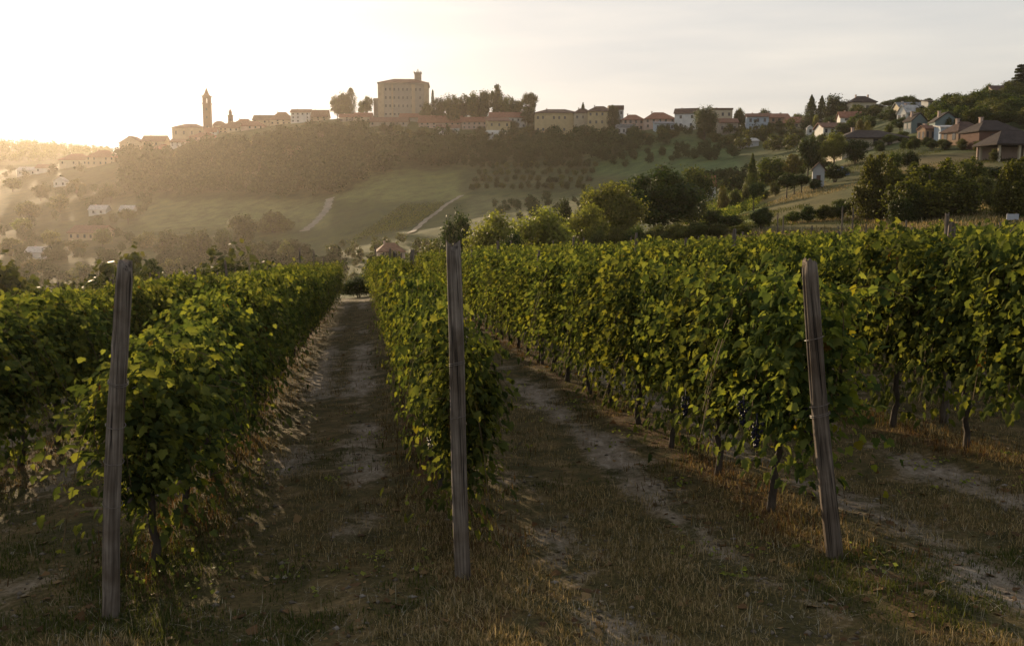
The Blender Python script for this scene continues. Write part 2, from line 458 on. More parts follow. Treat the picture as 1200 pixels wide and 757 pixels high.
def build_ground():
    tt = np.linspace(-1, 1, 421); tt = 1.15 * (0.45 * tt + 0.55 * tt ** 3)
    ys = np.concatenate([np.linspace(-30, 2.5, 22), np.exp(np.linspace(math.log(2.8), math.log(1250), 430))])
    T, Y = np.meshgrid(tt, ys)
    X = T * (Y + 40)
    Z = height(X, Y)
    nx, ny = len(tt), len(ys)
    V = np.stack([X, Y, Z], -1).reshape(-1, 3)
    idx = np.arange(nx * ny).reshape(ny, nx)
    Q = np.stack([idx[:-1, :-1], idx[:-1, 1:], idx[1:, 1:], idx[1:, :-1]], -1).reshape(-1, 4)
    o = mesh_np('ground', V, Q, M['ground'], smooth=True, n=4)
    me = o.data
    x, y, z = V.T
    rd = rowdist(x, y)
    inside = (1 - sstep(46, 58, y)) * sstep(-13, -11, row_coord(x, y)) * 1.0
    head = sstep(3.2, 5.6, y + .18 * x)      # the headland below the rows is mostly dry grass
    dirt = np.exp(-((rd - .72) / .30) ** 2) * .68 * (.35 + .65 * head) + .05 * (1 - head)
    dirt = dirt + .20 * np.exp(-((x - 1.2) / 1.6) ** 2 - ((y - 5.3) / .35) ** 2)
    dirt = dirt * np.clip(fbm(x * .45, y * .3, 91, 3) * 3.2 - .75, .12, 1.25)
    weed = np.exp(-(rd / .34) ** 2) * .62 * head
    vy = 1 - sstep(46, 66, y)
    px, py, w = project(x, y, z)
    land = np.tile(np.array([.060, .074, .026]), (len(x), 1))
    def reg(x0, x1, y0, y1, c, soft=8, jit=10, d0=60, d1=1300):
        jx = (fbm(x / 30, y / 30, 5, 3) - .5) * jit * 2; jy = (fbm(x / 30, y / 30, 8, 3) - .5) * jit
        a = px + jx; b = py + jy
        m = sstep(x0 - soft, x0 + soft, a) * (1 - sstep(x1 - soft, x1 + soft, a)) * sstep(y0 - soft / 2, y0 + soft / 2, b) * (1 - sstep(y1 - soft / 2, y1 + soft / 2, b))
        m = (m * (y > d0) * (y < d1))[:, None]
        land[:] = land * (1 - m) + np.array(c) * m
    reg(-400, 140, 200, 400, (.055, .058, .022))
    reg(-400, 125, 160, 200, (.10, .10, .045), d0=880)
    reg(385, 548, 200, 234, (.115, .125, .044))
    reg(170, 392, 236, 266, (.120, .125, .050))
    reg(392, 490, 236, 300, (.052, .066, .022))
    reg(486, 560, 236, 275, (.060, .072, .026))
    reg(548, 720, 232, 272, (.110, .115, .052))
    reg(540, 720, 186, 226, (.058, .068, .026))
    reg(690, 870, 160, 205, (.060, .095, .032))
    reg(760, 905, 205, 235, (.050, .072, .024))
    reg(780, 1010, 214, 275, (.105, .092, .032), d1=190)
    reg(840, 900, 238, 262, (.150, .170, .040), soft=5, d1=190)
    reg(985, 1500, 178, 275, (.085, .082, .028), d1=190)
    reg(1040, 1160, 180, 215, (.12, .095, .042), d1=190)
    reg(1040, 1500, 215, 262, (.085, .098, .028), d1=190)
    for nm, a in (('dirt', dirt), ('weed', weed), ('vineyard', vy)):
        t = me.attributes.new(nm, 'FLOAT', 'POINT'); t.data.foreach_set('value', a.astype(np.float32))
    t = me.attributes.new('land', 'FLOAT_COLOR', 'POINT')
    t.data.foreach_set('color', np.concatenate([land, np.ones((len(land), 1))], 1).astype(np.float32).ravel())
    tag(o, kind='structure')
    return o
build_ground()

# pale farm tracks on the far slope
M['track'] = plain_mat('track', (.25, .22, .165), var=.45, scale=.35)
def track(pts, width, name='path'):
    P = [hit(a, b, 60) for a, b in pts]
    D = []
    for i in range(len(P) - 1):
        for t in np.linspace(0, 1, 12, endpoint=(i == len(P) - 2)):
            D.append((P[i][0] * (1 - t) + P[i + 1][0] * t, P[i][1] * (1 - t) + P[i + 1][1] * t))
    D = np.array(D); V = []; Fc = []
    for i in range(len(D)):
        t = D[min(i + 1, len(D) - 1)] - D[max(i - 1, 0)]; t /= np.linalg.norm(t); nrm = np.array([-t[1], t[0]])
        wj = width * (1 + .25 * math.sin(i * 1.7))
        for s in (-.5, -.17, .17, .5):
            q = D[i] + nrm * s * wj; V.append((q[0], q[1], hz(q[0], q[1]) + .35))
        if i:
            for k in range(3):
                b = 4 * (i - 1); Fc.append((b + k, b + k + 1, b + k + 5, b + k + 4))
    o = mesh_np(name, V, Fc, M['track'], n=4); tag(o, kind='structure'); return o
track([(387, 233), (383, 246), (371, 260), (356, 272)], 3.6)
track([(541, 230), (520, 243), (500, 258), (481, 274)], 2.3)

# ------------------------------------------------------------------ vines
HALF = [(.13, -.13), (.40, -.06), (.36, .16), (.52, .36), (.30, .47), (.24, .70)]
OUT = [(0.0, 0.0)] + HALF + [(0.0, 1.0)] + [(-a, b) for a, b in reversed(HALF)]
LV = np.array([(0, .28)] + OUT)
LZ = -.30 * np.abs(LV[:, 0]) - .28 * (LV[:, 1] - .2) ** 2
LV3 = np.column_stack([LV, LZ]); LV3[0, 2] += .05
LT = np.array([(0, 1 + k, 1 + (k + 1) % len(OUT)) for k in range(len(OUT))])

def leaves_mesh(P, N, T, S, tpl=LV3, tri=LT):
    """place a leaf at each P with normal N, tip direction T and size S"""
    N = N / (np.linalg.norm(N, axis=1, keepdims=True) + 1e-9)
    T = T - N * (T * N).sum(1, keepdims=True); T = T / (np.linalg.norm(T, axis=1, keepdims=True) + 1e-9)
    X = np.cross(T, N)
    V = P[:, None, :] + S[:, None, None] * (X[:, None, :] * tpl[None, :, 0:1] + T[:, None, :] * tpl[None, :, 1:2] + N[:, None, :] * tpl[None, :, 2:3])
    Fc = (np.arange(len(P)) * len(tpl))[:, None, None] + tri[None]
    return V.reshape(-1, 3), Fc.reshape(-1, 3)

PLANT_GAP = 1.25
def vine_variant(seed, spill=0.0, low=.5):
    r = np.random.default_rng(seed)
    P, N, T, S = [], [], [], []
    canes = MB()
    ns = 54
    cl = np.array([-.46, 0, .46]) + r.normal(0, .06, 3)
    bulge = r.uniform(.6, 1.45, 3); lows = r.uniform(-.12, .22, 3)
    for k in range(ns):
        ci = int(r.integers(0, len(cl))); x0 = float(np.clip(cl[ci] + r.normal(0, .075), -.68, .68)); side = r.choice([-1, 1]); top = r.uniform(1.42, 1.96) + .10 * math.sin(x0 * 7 + seed) ; long_ = r.random() < .2 + (.22 if r.random() < .08 else 0)
        lean = r.uniform(-.14, .14); yo = r.uniform(.05, .30) * bulge[ci]; hang = r.random() < .62
        drop = (r.uniform(1.1, 1.7) if long_ else r.uniform(.35, 1.2)) if hang else r.uniform(0, .15)
        p0 = np.array([x0, r.uniform(-.05, .05), .78]); p1 = np.array([x0 + lean, side * yo * .6, top]); 
        p2 = np.array([x0 + lean * 1.6 + r.uniform(-.15, .15), side * (yo + r.uniform(.05, .22 + spill)), max(top - drop, low + lows[ci])])
        L = 56
        t = np.linspace(0, 1, L)
        a = np.where(t < .55, t / .55, 1)[:, None]; b = np.clip((t - .55) / .45, 0, 1)[:, None]
        q = p0 + (p1 - p0) * a; q[:, 1] += side * .10 * np.sin(a[:, 0] * 3.1)
        q = q + (p2 - p1) * (b ** 1.0); q[:, 2] += .16 * np.sin(b[:, 0] * math.pi) * (1 if hang else .4)
        if k % 3 == 0:
            canes.tube([tuple(v) for v in q[::5]], .004, 3, False)
        off = r.normal(0, .065, (L, 3)); pp = q + off
        keep = pp[:, 2] > low + r.uniform(-.12, .2, L)
        sgn = np.sign(pp[:, 1] + r.normal(0, .12, L)); sgn[sgn == 0] = 1
        nn = np.column_stack([r.normal(0, .6, L), sgn * .65 + r.normal(0, .5, L), .55 + r.normal(0, .45, L)])
        tt = np.column_stack([r.normal(0, .6, L), sgn * .35 + r.normal(0, .45, L), -.65 + r.normal(0, .45, L)])
        ss = r.uniform(.044, .098, L) * np.where(t > .93, .7, 1)
        P.append(pp[keep]); N.append(nn[keep]); T.append(tt[keep]); S.append(ss[keep])
    # an inner screen of leaves so the hedge is dense, and hanging leaves below
    for (cnt, y_s, z0, z1) in ((130, .12, .62, 1.75), (150, .26, low, .95)):
        pp = np.column_stack([r.uniform(-.66, .66, cnt), r.normal(0, y_s, cnt), r.uniform(z0, z1, cnt)])
        sgn = np.sign(pp[:, 1] + 1e-6)
        P.append(pp); N.append(np.column_stack([r.normal(0, .4, cnt), sgn, .4 + r.normal(0, .3, cnt)]))
        T.append(np.column_stack([r.normal(0, .4, cnt), sgn * .3, -np.ones(cnt)])); S.append(r.uniform(.06, .11, cnt))
    # a few wispy shoots that wave above or beside the hedge
    for k in range(3):
        x0 = r.uniform(-.6, .6); a = r.uniform(-.35, .35); side = r.choice([-1, 1]); L = 12; t = np.linspace(0, 1, L)
        hgt = r.uniform(.18, .42)
        q = np.column_stack([x0 + a * t, side * .12 * t, 1.82 + hgt * t - .12 * t * t])
        canes.tube([(x0, 0, .80), (x0 - .03, side * .03, 1.3)] + [tuple(v) for v in q[::3]], .003, 3, False)
        P.append(q + r.normal(0, .025, (L, 3))); N.append(np.column_stack([r.normal(0, .6, L), r.normal(0, .6, L), np.ones(L)]))
        T.append(r.normal(0, 1, (L, 3)) + np.array([0, 0, -.3])); S.append(np.linspace(.10, .035, L))
    P, N, T, S = (np.concatenate(a) for a in (P, N, T, S))
    V, Fc = leaves_mesh(P, N, T, S)
    fo = mesh_np('foliage', V, Fc, M['vine_leaf'])
    tr = MB()
    w = [(r.normal(0, .025), r.normal(0, .02), z) for z in np.linspace(-.08, .74, 8)]
    w[0] = (w[1][0], w[1][1], -.08)
    tr.tube(w, [.042, .038, .033, .030, .031, .028, .027, .030], 8)
    for s in (-1, 1):
        tr.tube([w[-1], (s * .18, 0, .80), (s * .40, r.normal(0, .02), .79), (s * .64, 0, .80)], [.024, .018, .015, .011], 6)
    tk = tr.build('trunk', M['vine_bark'], None, True)
    cn = canes.build('cane', M['cane'])
    return fo, tk, cn

variants = [vine_variant(100 + k, spill=.10 * (k % 3), low=(.16, .36, .20, .42, .34, .26, .38, .30)[k]) for k in range(8)]
used_variant = [False] * len(variants)

def grape_bunch_mesh(seed):
    r = np.random.default_rng(seed)
    base = MB(); n = 6
    V0, F0 = [], []
    for i in range(1, 4):
        for j in range(7):
            a = math.pi * i / 4; b = 2 * math.pi * j / 7
            V0.append((math.sin(a) * math.cos(b), math.sin(a) * math.sin(b), math.cos(a)))
    V0 += [(0, 0, 1), (0, 0, -1)]
    for i in range(2):
        for j in range(7):
            F0.append((i * 7 + j, (i + 1) * 7 + j, (i + 1) * 7 + (j + 1) % 7, i * 7 + (j + 1) % 7))
    for j in range(7):
        F0.append((21, j, (j + 1) % 7)); F0.append((22, 14 + (j + 1) % 7, 14 + j))
    base.tube([(0, 0, .06), (0, 0, -.06), (0, 0, -.165)], .005, 4)
    for k in range(60):
        t = r.random(); rad = .045 * (1 - t) ** .6 + .006; a = r.uniform(0, 6.28); rr = rad * math.sqrt(r.uniform(.3, 1))
        c = (rr * .8 * math.cos(a), rr * .8 * math.sin(a), -.16 * t); s = r.uniform(.008, .0105)
        base.add([(c[0] + p[0] * s, c[1] + p[1] * s, c[2] + p[2] * s) for p in V0], F0)
    return base
ROW_ANG = math.atan2(-ROW_S, 1) + math.pi / 2      # local X lies along the row

ROW_NAME = {0: 'lowest row down the slope on the west side', 1: 'second row down the slope on the west side',
    2: 'row just west of the round-topped end post', 3: 'row behind the round-topped end post',
    4: 'narrow row behind the slender middle end post', 5: 'row behind the split leaning end post',
    6: 'first row uphill of the split leaning end post', 7: 'second row uphill of the split leaning end post',
    8: 'third row uphill of the split leaning end post', 9: 'fourth row uphill of the split leaning end post',
    10: 'fifth row uphill of the split leaning end post', 11: 'sixth row uphill of the split leaning end post'}
START = {3: 6.15, 4: 6.65, 5: 6.95}
specs = []
for i, q in enumerate(ROWS):
    y = START.get(i, 6.4) + .25
    k = 0
    while y < 49.5 + 1.5 * math.sin(i * 2.1):
        x = q + ROW_S * (y - 6)
        px, py, w = project(x, y, hz(x, y) + 1.2)
        if -130 < px < 1330:
            specs.append((i, k, x, y))
        y += PLANT_GAP * math.cos(math.atan(ROW_S)); k += 1
near_specs = [s for s in specs if s[0] <= 9]
near_specs.sort(key=lambda s: math.hypot(s[2], s[3]))
own, rest = near_specs[:298], near_specs[298:] + [s for s in specs if s[0] > 9]
special = {(3, 0): 'big leafy grapevine crowding the round-topped end post', (4, 0): 'slim grapevine hanging behind the slender middle end post',
    (5, 0): 'grapevine with dark grape bunches beside the split leaning post'}
for i, k, x, y in own:
    vi = rnd.randrange(len(variants))
    if (i, k) in ((3, 0), (4, 0), (5, 0)): vi = {3: 2, 4: 0, 5: 5}[i]
    elif i == 4 and k < 6: vi = rnd.choice((0, 2, 5))
    elif i == 3 and k < 4: vi = rnd.choice((2, 5, 7))
    lab = special.get((i, k)) or ('leafy grapevine in the ' + ROW_NAME[i])
    root = empty('grapevine', (x, y, hz(x, y)), ROW_ANG + (math.pi if rnd.random() < .5 else 0), lab, 'grapevine', 'grapevines of the ' + ROW_NAME[i])
    fz = (rnd.uniform(1.0, 1.08) if i > 5 else rnd.uniform(.93, 1.02)) if i >= 5 else rnd.uniform(.88, .98); fy = rnd.uniform(.85, 1.15)
    if i == 4: fy *= .68
    if i == 3: fy *= .86
    if i == 5 and k < 5: fz = (.95, .92, .96, .93, .97)[k]
    if i in (3, 4) and k < 3: fz = (.79, .82, .86)[k]
    root.scale = (rnd.uniform(.86, .95) if i >= 5 else rnd.uniform(.95, 1.06), fy, fz)
    for p in variants[vi]:
        if not used_variant[vi]: p.parent = root
        else: copy_obj(p, root)
    used_variant[vi] = True
    bunches = {(5, 0): [(-.05, -.27, .93), (-.05, .25, .97), (.15, -.24, .80), (.2, .2, .78)], (4, 0): [(-.1, -.26, .9)], (3, 1): [(.1, -.28, .72)], (5, 2): [(.0, .28, .75)], (5, 1): [(.1, .3, .8)]}.get((i, k))
    if bunches:
        for j, b in enumerate(bunches):
            gb = grape_bunch_mesh(i * 50 + k * 7 + j).build('grape_bunch', M['grape'], root, True); gb.location = b; gb.scale = (1.25, 1.25, 1.25)
for k, u in enumerate(used_variant):
    if not u:
        for p in variants[k]: bpy.data.objects.remove(p)
# the rows farthest up the slope read as one mass
SIMPLE = np.array([(0, 0, 0), (.5, .35, -.12), (0, 1, -.2), (-.5, .35, -.12)]); SIMPLE_T = np.array([(0, 1, 2), (0, 2, 3)])
P, N, T, S = [], [], [], []
for i, k, x, y in rest:
    cnt = 420
    a = rng.uniform(-.68, .68, cnt); b = rng.normal(0, .24, cnt); z = 0.5 + 1.5 * rng.random(cnt) ** .75
    z = z + .12 * np.sin(a * 9 + k) 
    gx = x + a * ROW_S + b; gy = y + a - b * ROW_S
    P.append(np.column_stack([gx, gy, height(gx, gy) + z])); sg = np.sign(b)
    N.append(np.column_stack([sg + rng.normal(0, .4, cnt), rng.normal(0, .5, cnt), .6 + rng.normal(0, .3, cnt)])); T.append(np.column_stack([sg * .3, rng.normal(0, .4, cnt), -np.ones(cnt)])); S.append(rng.uniform(.12, .19, cnt))
if P:
    V, Fc = leaves_mesh(*(np.concatenate(a) for a in (P, N, T, S)), SIMPLE, SIMPLE_T)
    tag(mesh_np('vineyard_foliage', V, Fc, M['vine_leaf']), 'mass of vine leaves in the farthest rows up the slope', 'vine foliage', kind='stuff')

# ------------------------------------------------------------------ posts
def post_mesh(h, r0, r1, seed, groove=None, n=22, rings=26, round_top=False):
    if groove: n = 56
    r = np.random.default_rng(seed)
    b = MB(); prof = 1 + .10 * np.sin(np.arange(n) / n * 2 * math.pi * 2 + r.uniform(0, 6)) + (r.normal(0, .035, n) if not groove else .03 * np.sin(np.arange(n) / n * 2 * math.pi * 9))
    V = []
    for k in range(rings + 1):
        t = k / rings; z = -.25 + (h + .25) * t
        rad = r0 + (r1 - r0) * t
        cx = .012 * math.sin(z * 2.3 + seed); cy = .010 * math.sin(z * 1.9 + seed * 2)
        for j in range(n):
            a = 2 * math.pi * j / n
            q = rad * (prof[j] + (.02 if not groove else .006) * r.normal())
            if groove and z > groove[0]:
                da = (a - groove[1] + math.pi) % (2 * math.pi) - math.pi
                q *= 1 - .72 * math.exp(-(da / .15) ** 2) * min(1, (z - groove[0]) / .25)
            zz = z
            if k == rings:
                zz += .03 * math.sin(a * 2 + seed) + r.normal(0, .008); q *= .86 if round_top else .95
            if k == rings - 1 and round_top: zz += .0
            V.append((cx + q * math.cos(a), cy + q * math.sin(a), zz))
    fs = [(k * n + j, k * n + (j + 1) % n, (k + 1) * n + (j + 1) % n, (k + 1) * n + j) for k in range(rings) for j in range(n)]
    V.append((0.012 * math.sin(h * 2.3 + seed), 0, h + (.045 if round_top else .0))); c = len(V) - 1
    fs += [(rings * n + j, rings * n + (j + 1) % n, c) for j in range(n)]
    b.add(V, fs)
    return b
def wire_ring(z, rad, tilt=.02, turns=1, seed=0):
    b = MB()
    for t in range(turns):
        b.tube([(.012 * math.sin(z * 2.3 + seed) + rad * math.cos(a), .010 * math.sin(z * 1.9 + seed * 2) + rad * math.sin(a), z + t * .012 + tilt * math.sin(a + 1)) for a in np.linspace(0, 2 * math.pi, 20)], .0028, 5, False)
    return b
def end_post(label, base_px, top_px, r0, r1, seed, mat, groove=None, rings=(), round_top=False):
    X, Y, Z = hit(*base_px)
    r = pix_ray(*top_px); s = Y / r[1]
    top = Vector((r[0] * s, Y - .02, CAMZ + r[2] * s)); base = Vector((X, Y, Z))
    ax = top - base; h = ax.length
    root = empty('end_post', base, 0, label, 'wooden post', 'end posts of the vine rows')
    root.rotation_euler = ax.to_track_quat('Z', 'Y').to_euler()
    post_mesh(h, r0, r1, seed, groove, round_top=round_top).build('shaft', mat, root, True)
    for z, turns in rings:
        wire_ring(z, (r0 + (r1 - r0) * z / h) * 1.10, .012, turns, seed).build('wire_tie', M['wire'], root)
    return root
end_post('round-topped weathered grey end post leaning a little, wire tied', (130, 722), (146, 313), .053, .049, 3, M['post_wood'], None, ((.98, 1), (1.20, 1), (1.45, 2), (.72, 1)), True)
end_post('slender cracked end post standing between the two grass alleys', (544, 677), (530, 289), .048, .042, 5, M['post_wood'], (1.2, -1.2), ((1.42, 2), (1.08, 1)), False)
end_post('leaning end post split down its upper half', (978, 651), (946, 309), .062, .054, 8, M['post_wood_dark'], (1.05, -1.35), ((.98, 2), (1.05, 1), (1.5, 1)), False)

for i in (3, 4, 5):
    for k, hh in enumerate((.84, 1.3)):
        b = MB(); pts = []
        for y in np.arange(START[i] - .15, 48, 3.0):
            x = ROWS[i] + ROW_S * (y - 6); pts.append((x, y, hz(x, y) + hh))
        b.tube(pts, .0022, 4, False)
        nm = {3: 'round-topped post', 4: 'slender middle post', 5: 'split leaning post'}[i]
        tag(b.build('trellis_wire', M['wire']), ('lower' if k == 0 else 'upper') + ' trellis wire strung from the ' + nm + ' through its row', 'wire')
stake_meshes = [post_mesh(2.45, .036, .031, 40 + k, None, 10, 8) for k in range(3)]
stakes = [b.build('row_stake', M['post_wood']) for b in stake_meshes]
stake_used = [False] * 3
for i, q in enumerate(ROWS):
    y = (21.0 if i <= 3 else 13.0) + (i * 2.37) % 4
    while y < 46:
        x = q + ROW_S * (y - 6) + rnd.uniform(-.04, .04)
        px, py, w = project(x, y, hz(x, y) + 1.9)
        if -20 < px < 1220:
            k = rnd.randrange(3)
            o = stakes[k] if not stake_used[k] else copy_obj(stakes[k]); stake_used[k] = True
            o.location = (x, y, hz(x, y)); o.rotation_euler = (rnd.uniform(-.04, .04), rnd.uniform(-.05, .05), rnd.uniform(0, 6))
            o.scale = (1, 1, rnd.uniform(.84, .98))
            nm = ROW_NAME.get(i, 'rows high up the slope')
            tag(o, 'grey wooden stake poking out of the ' + nm, 'stake', 'wooden stakes in the ' + nm)
        y += 5.6
# taller stakes seen above the canopy
for px, d, h, lab in ((913, 36, 2.95, 'tall thin stake, first of a pair above the vine tops'), (919, 37, 2.9, 'tall thin stake, second of a pair above the vine tops'), (988, 34, 3.05, 'tall thin stake beyond the vine tops below the bushy conifer'),
                      (998, 35, 3.0, 'thin stake close beside the tall stake below the bushy conifer'), (1120, 10.6, 2.28, 'thick grey stake inside the row uphill of the split post')):
    x, y, z = at_dist(px, d)
    o = copy_obj(stakes[0]); o.location = (x, y, z); o.scale = (.8, .8, h / 2.45) if d > 20 else (1.35, 1.35, h / 2.45); o.rotation_euler = (0, .02, px)
    tag(o, lab, 'stake', 'tall stakes above the vines')

M['sign_grey'] = plain_mat('sign_grey', (.36, .38, .42), rough=.6, var=.15)
# small white board at the edge of the vineyard
x, y, z = at_dist(1187, 50)
r_ = pix_ray(1187, 254); zb = CAMZ + r_[2] / r_[1] * y - z - .22
sg = empty('sign_board', (x, y, z), .2, 'small white board on posts at the vineyard edge', 'sign')
b = MB(); b.box(-.36, .36, -.02, .02, zb + .05, zb + .36); b.build('panel', M['sign_grey'], sg)
for s in (-.26, .26):
    b = MB(); b.box(s - .03, s + .03, .021, .07, -.2, zb + .4); b.build('leg', M['post_wood'], sg)

# ------------------------------------------------------------------ grass and litter on the near ground
M['clod'] = leaf_mat('clod', [(0, (.07, .055, .04)), (.7, (.14, .115, .09)), (1, (.24, .21, .18))], trans=0.0, rough=.95, objvar=0)
def clods(n):
    y = np.exp(rng.uniform(math.log(4.2), math.log(14), n)); x = rng.uniform(-.66, .66, n) * y
    rd = np.abs(row_coord(x, y)[:, None] - ROWS_A).min(-1)
    k = rng.random(n) < .10 + .90 * np.exp(-((rd - .72) / .35) ** 2); x, y = x[k], y[k]; n = len(x)
    o = np.array([(1, 0, 0), (-1, 0, 0), (0, 1, 0), (0, -1, 0), (0, 0, 1), (0, 0, -1)], float)
    t = np.array([(0, 2, 4), (2, 1, 4), (1, 3, 4), (3, 0, 4), (2, 0, 5), (1, 2, 5), (3, 1, 5), (0, 3, 5)])
    s = .004 + .018 * rng.random(n) ** 5
    V = np.column_stack([x, y, height(x, y) + s * .2])[:, None, :] + o[None] * (1 + .35 * rng.normal(0, 1, (n, 6, 1))) * s[:, None, None] * np.array([1.2, 1.2, .7])
    Fc = (np.arange(n) * 6)[:, None, None] + t[None]
    tag(mesh_np('clods_of_dirt', V.reshape(-1, 3), Fc.reshape(-1, 3), M['clod']), 'small clods and stones on the bare wheel tracks', 'clods', kind='stuff')
clods(9000)
def blades(name, xy, length, width, mat, label, cat, spread=.5, n_per=6, rad=.05):
    n0 = len(xy); r = rng
    base = np.repeat(xy, n_per, 0) + r.normal(0, rad, (n0 * n_per, 2)); n = len(base)
    L = np.repeat(length, n_per) * r.uniform(.5, 1.25, n)
    z = height(base[:, 0], base[:, 1]) - .008
    a = r.uniform(0, 2 * math.pi, n); dirx, diry = np.cos(a), np.sin(a)
    lean = np.abs(r.normal(0, spread, n)); up = 1 / np.sqrt(1 + lean ** 2)
    w = width * r.uniform(.7, 1.3, n)
    p = np.column_stack([base, z])
    side = np.column_stack([-diry, dirx, np.zeros(n)]) * w[:, None] / 2
    mid = p + np.column_stack([dirx * lean * up * L * .4, diry * lean * up * L * .4, up * L * .62])
    tip = p + np.column_stack([dirx * lean * up * L * 1.1, diry * lean * up * L * 1.1, up * L * .95])
    V = np.stack([p - side, p + side, mid - side * .7, mid + side * .7, tip], 1).reshape(-1, 3)
    t = np.array([(0, 1, 3), (0, 3, 2), (2, 3, 4)])
    Fc = (np.arange(n) * 5)[:, None, None] + t[None]
    return tag(mesh_np(name, V, Fc.reshape(-1, 3), mat), label, cat, kind='stuff')
def scatter(n, y0, y1):
    y = np.exp(rng.uniform(math.log(y0), math.log(y1), n)); s = rng.uniform(-.68, .68, n)
    return s * y, y
x, y = scatter(120000, 4.2, 40)
rd = rowdist(x, y); head = sstep(3.2, 5.6, y + .18 * x)
pn = fbm(x * .8, y * .8, 31, 3); pm = fbm(x * 3, y * 3, 41, 2)
keep = (rng.random(len(x)) < np.clip((pn - .30) * 5, .12, 1) * (1 - .85 * np.exp(-((rd - .72) / .32) ** 2) * head)) & (pm > .30)
x, y, pn = x[keep], y[keep], pn[keep]
gr = vnoise(x * .7, y * .7, 77) > .60
blades('dry_grass', np.column_stack([x, y])[~gr], rng.uniform(.025, .085, (~gr).sum()), .005, M['grass_blade'], 'short dry straw-coloured grass on the alleys between vine rows', 'grass', .9, 6, .04)
blades('green_grass', np.column_stack([x, y])[gr], rng.uniform(.02, .07, gr.sum()), .006, M['green_blade'], 'low dull green grass patches on the alleys between vine rows', 'grass', .9, 6, .04)
xs, ys, ls = [], [], []
for i, q in enumerate(ROWS[:10]):
    n = 1300 if i in (3, 4, 5, 6) else 500
    yy = np.exp(rng.uniform(math.log(5.9), math.log(40), n)); xx = q + ROW_S * (yy - 6) + rng.normal(0, .30, n) * rng.choice([1, 1, 1, 2.2], n)
    k = fbm(xx * 1.5, yy * 1.5, 51, 2) > .42
    xs.append(xx[k]); ys.append(yy[k]); ls.append(rng.uniform(.03, .14, k.sum()))
blades('rusty_weeds', np.column_stack([np.concatenate(xs), np.concatenate(ys)]), np.concatenate(ls), .007, M['rust_weed'], 'rust brown dry weeds at the feet of the vines', 'weeds', .8, 7, .06)
y = np.exp(rng.uniform(math.log(56), math.log(190), 26000)); x = rng.uniform(.06, .62, len(y)) * y
px_, py_, _w = project(x, y, height(x, y)); k = (fbm(x / 7, y / 7, 71, 3) > .44) & (px_ > 690) & (px_ < 1225); x, y = x[k], y[k]; gk = fbm(x / 12, y / 12, 73, 2) > .5
blades('rough_grass', np.column_stack([x, y])[gk], rng.uniform(.18, .50, gk.sum()), .06, M['green_blade'], 'rough green grass on the slope beyond the vineyard', 'grass', .7, 5, .35)
blades('rough_grass', np.column_stack([x, y])[~gk], rng.uniform(.15, .45, (~gk).sum()), .06, M['grass_blade'], 'rough straw-coloured grass on the slope beyond the vineyard', 'grass', .7, 5, .35)
x, y = scatter(5200, 4.3, 20)
k = rng.random(len(x)) < (.25 + .75 * np.exp(-(rowdist(x, y) / .6) ** 2)); x, y = x[k], y[k]; n = len(x)
V, Fc = leaves_mesh(np.column_stack([x, y, height(x, y) + .012]), rng.normal(0, .35, (n, 3)) + np.array([0, 0, 1]), rng.normal(0, 1, (n, 3)), rng.uniform(.03, .09, n), SIMPLE * np.array([1, 1, 2.0]), SIMPLE_T)
tag(mesh_np('fallen_leaves', V, Fc, M['dead_leaf']), 'brown fallen vine leaves scattered on the ground', 'fallen leaves', kind='stuff')
x, y = scatter(2600, 4.3, 7.5); k = fbm(x * 1.1, y * 1.1, 61, 2) > .45; x, y = x[k], y[k]
blades('straw', np.column_stack([x, y]), rng.uniform(.06, .16, len(x)), .0035, M['straw'], 'pale mown straw lying on the headland', 'straw', 4.0, 3, .06)
x, y = scatter(900, 4.4, 16); k = (vnoise(x * 1.3, y * 1.3, 88) > .62); x, y = x[k], y[k]
x = np.repeat(x, 7) + rng.normal(0, .06, len(x) * 7); y = np.repeat(y, 7) + rng.normal(0, .06, len(x)); n = len(x)
V, Fc = leaves_mesh(np.column_stack([x, y, height(x, y) + rng.uniform(.01, .05, n)]), rng.normal(0, .5, (n, 3)) + np.array([0, 0, 1]), rng.normal(0, 1, (n, 3)), rng.uniform(.02, .045, n), SIMPLE, SIMPLE_T)
tag(mesh_np('broadleaf_weeds', V, Fc, M['tree_yellow']), 'tiny broad-leaved green weeds creeping over the bare soil', 'weeds', kind='stuff')

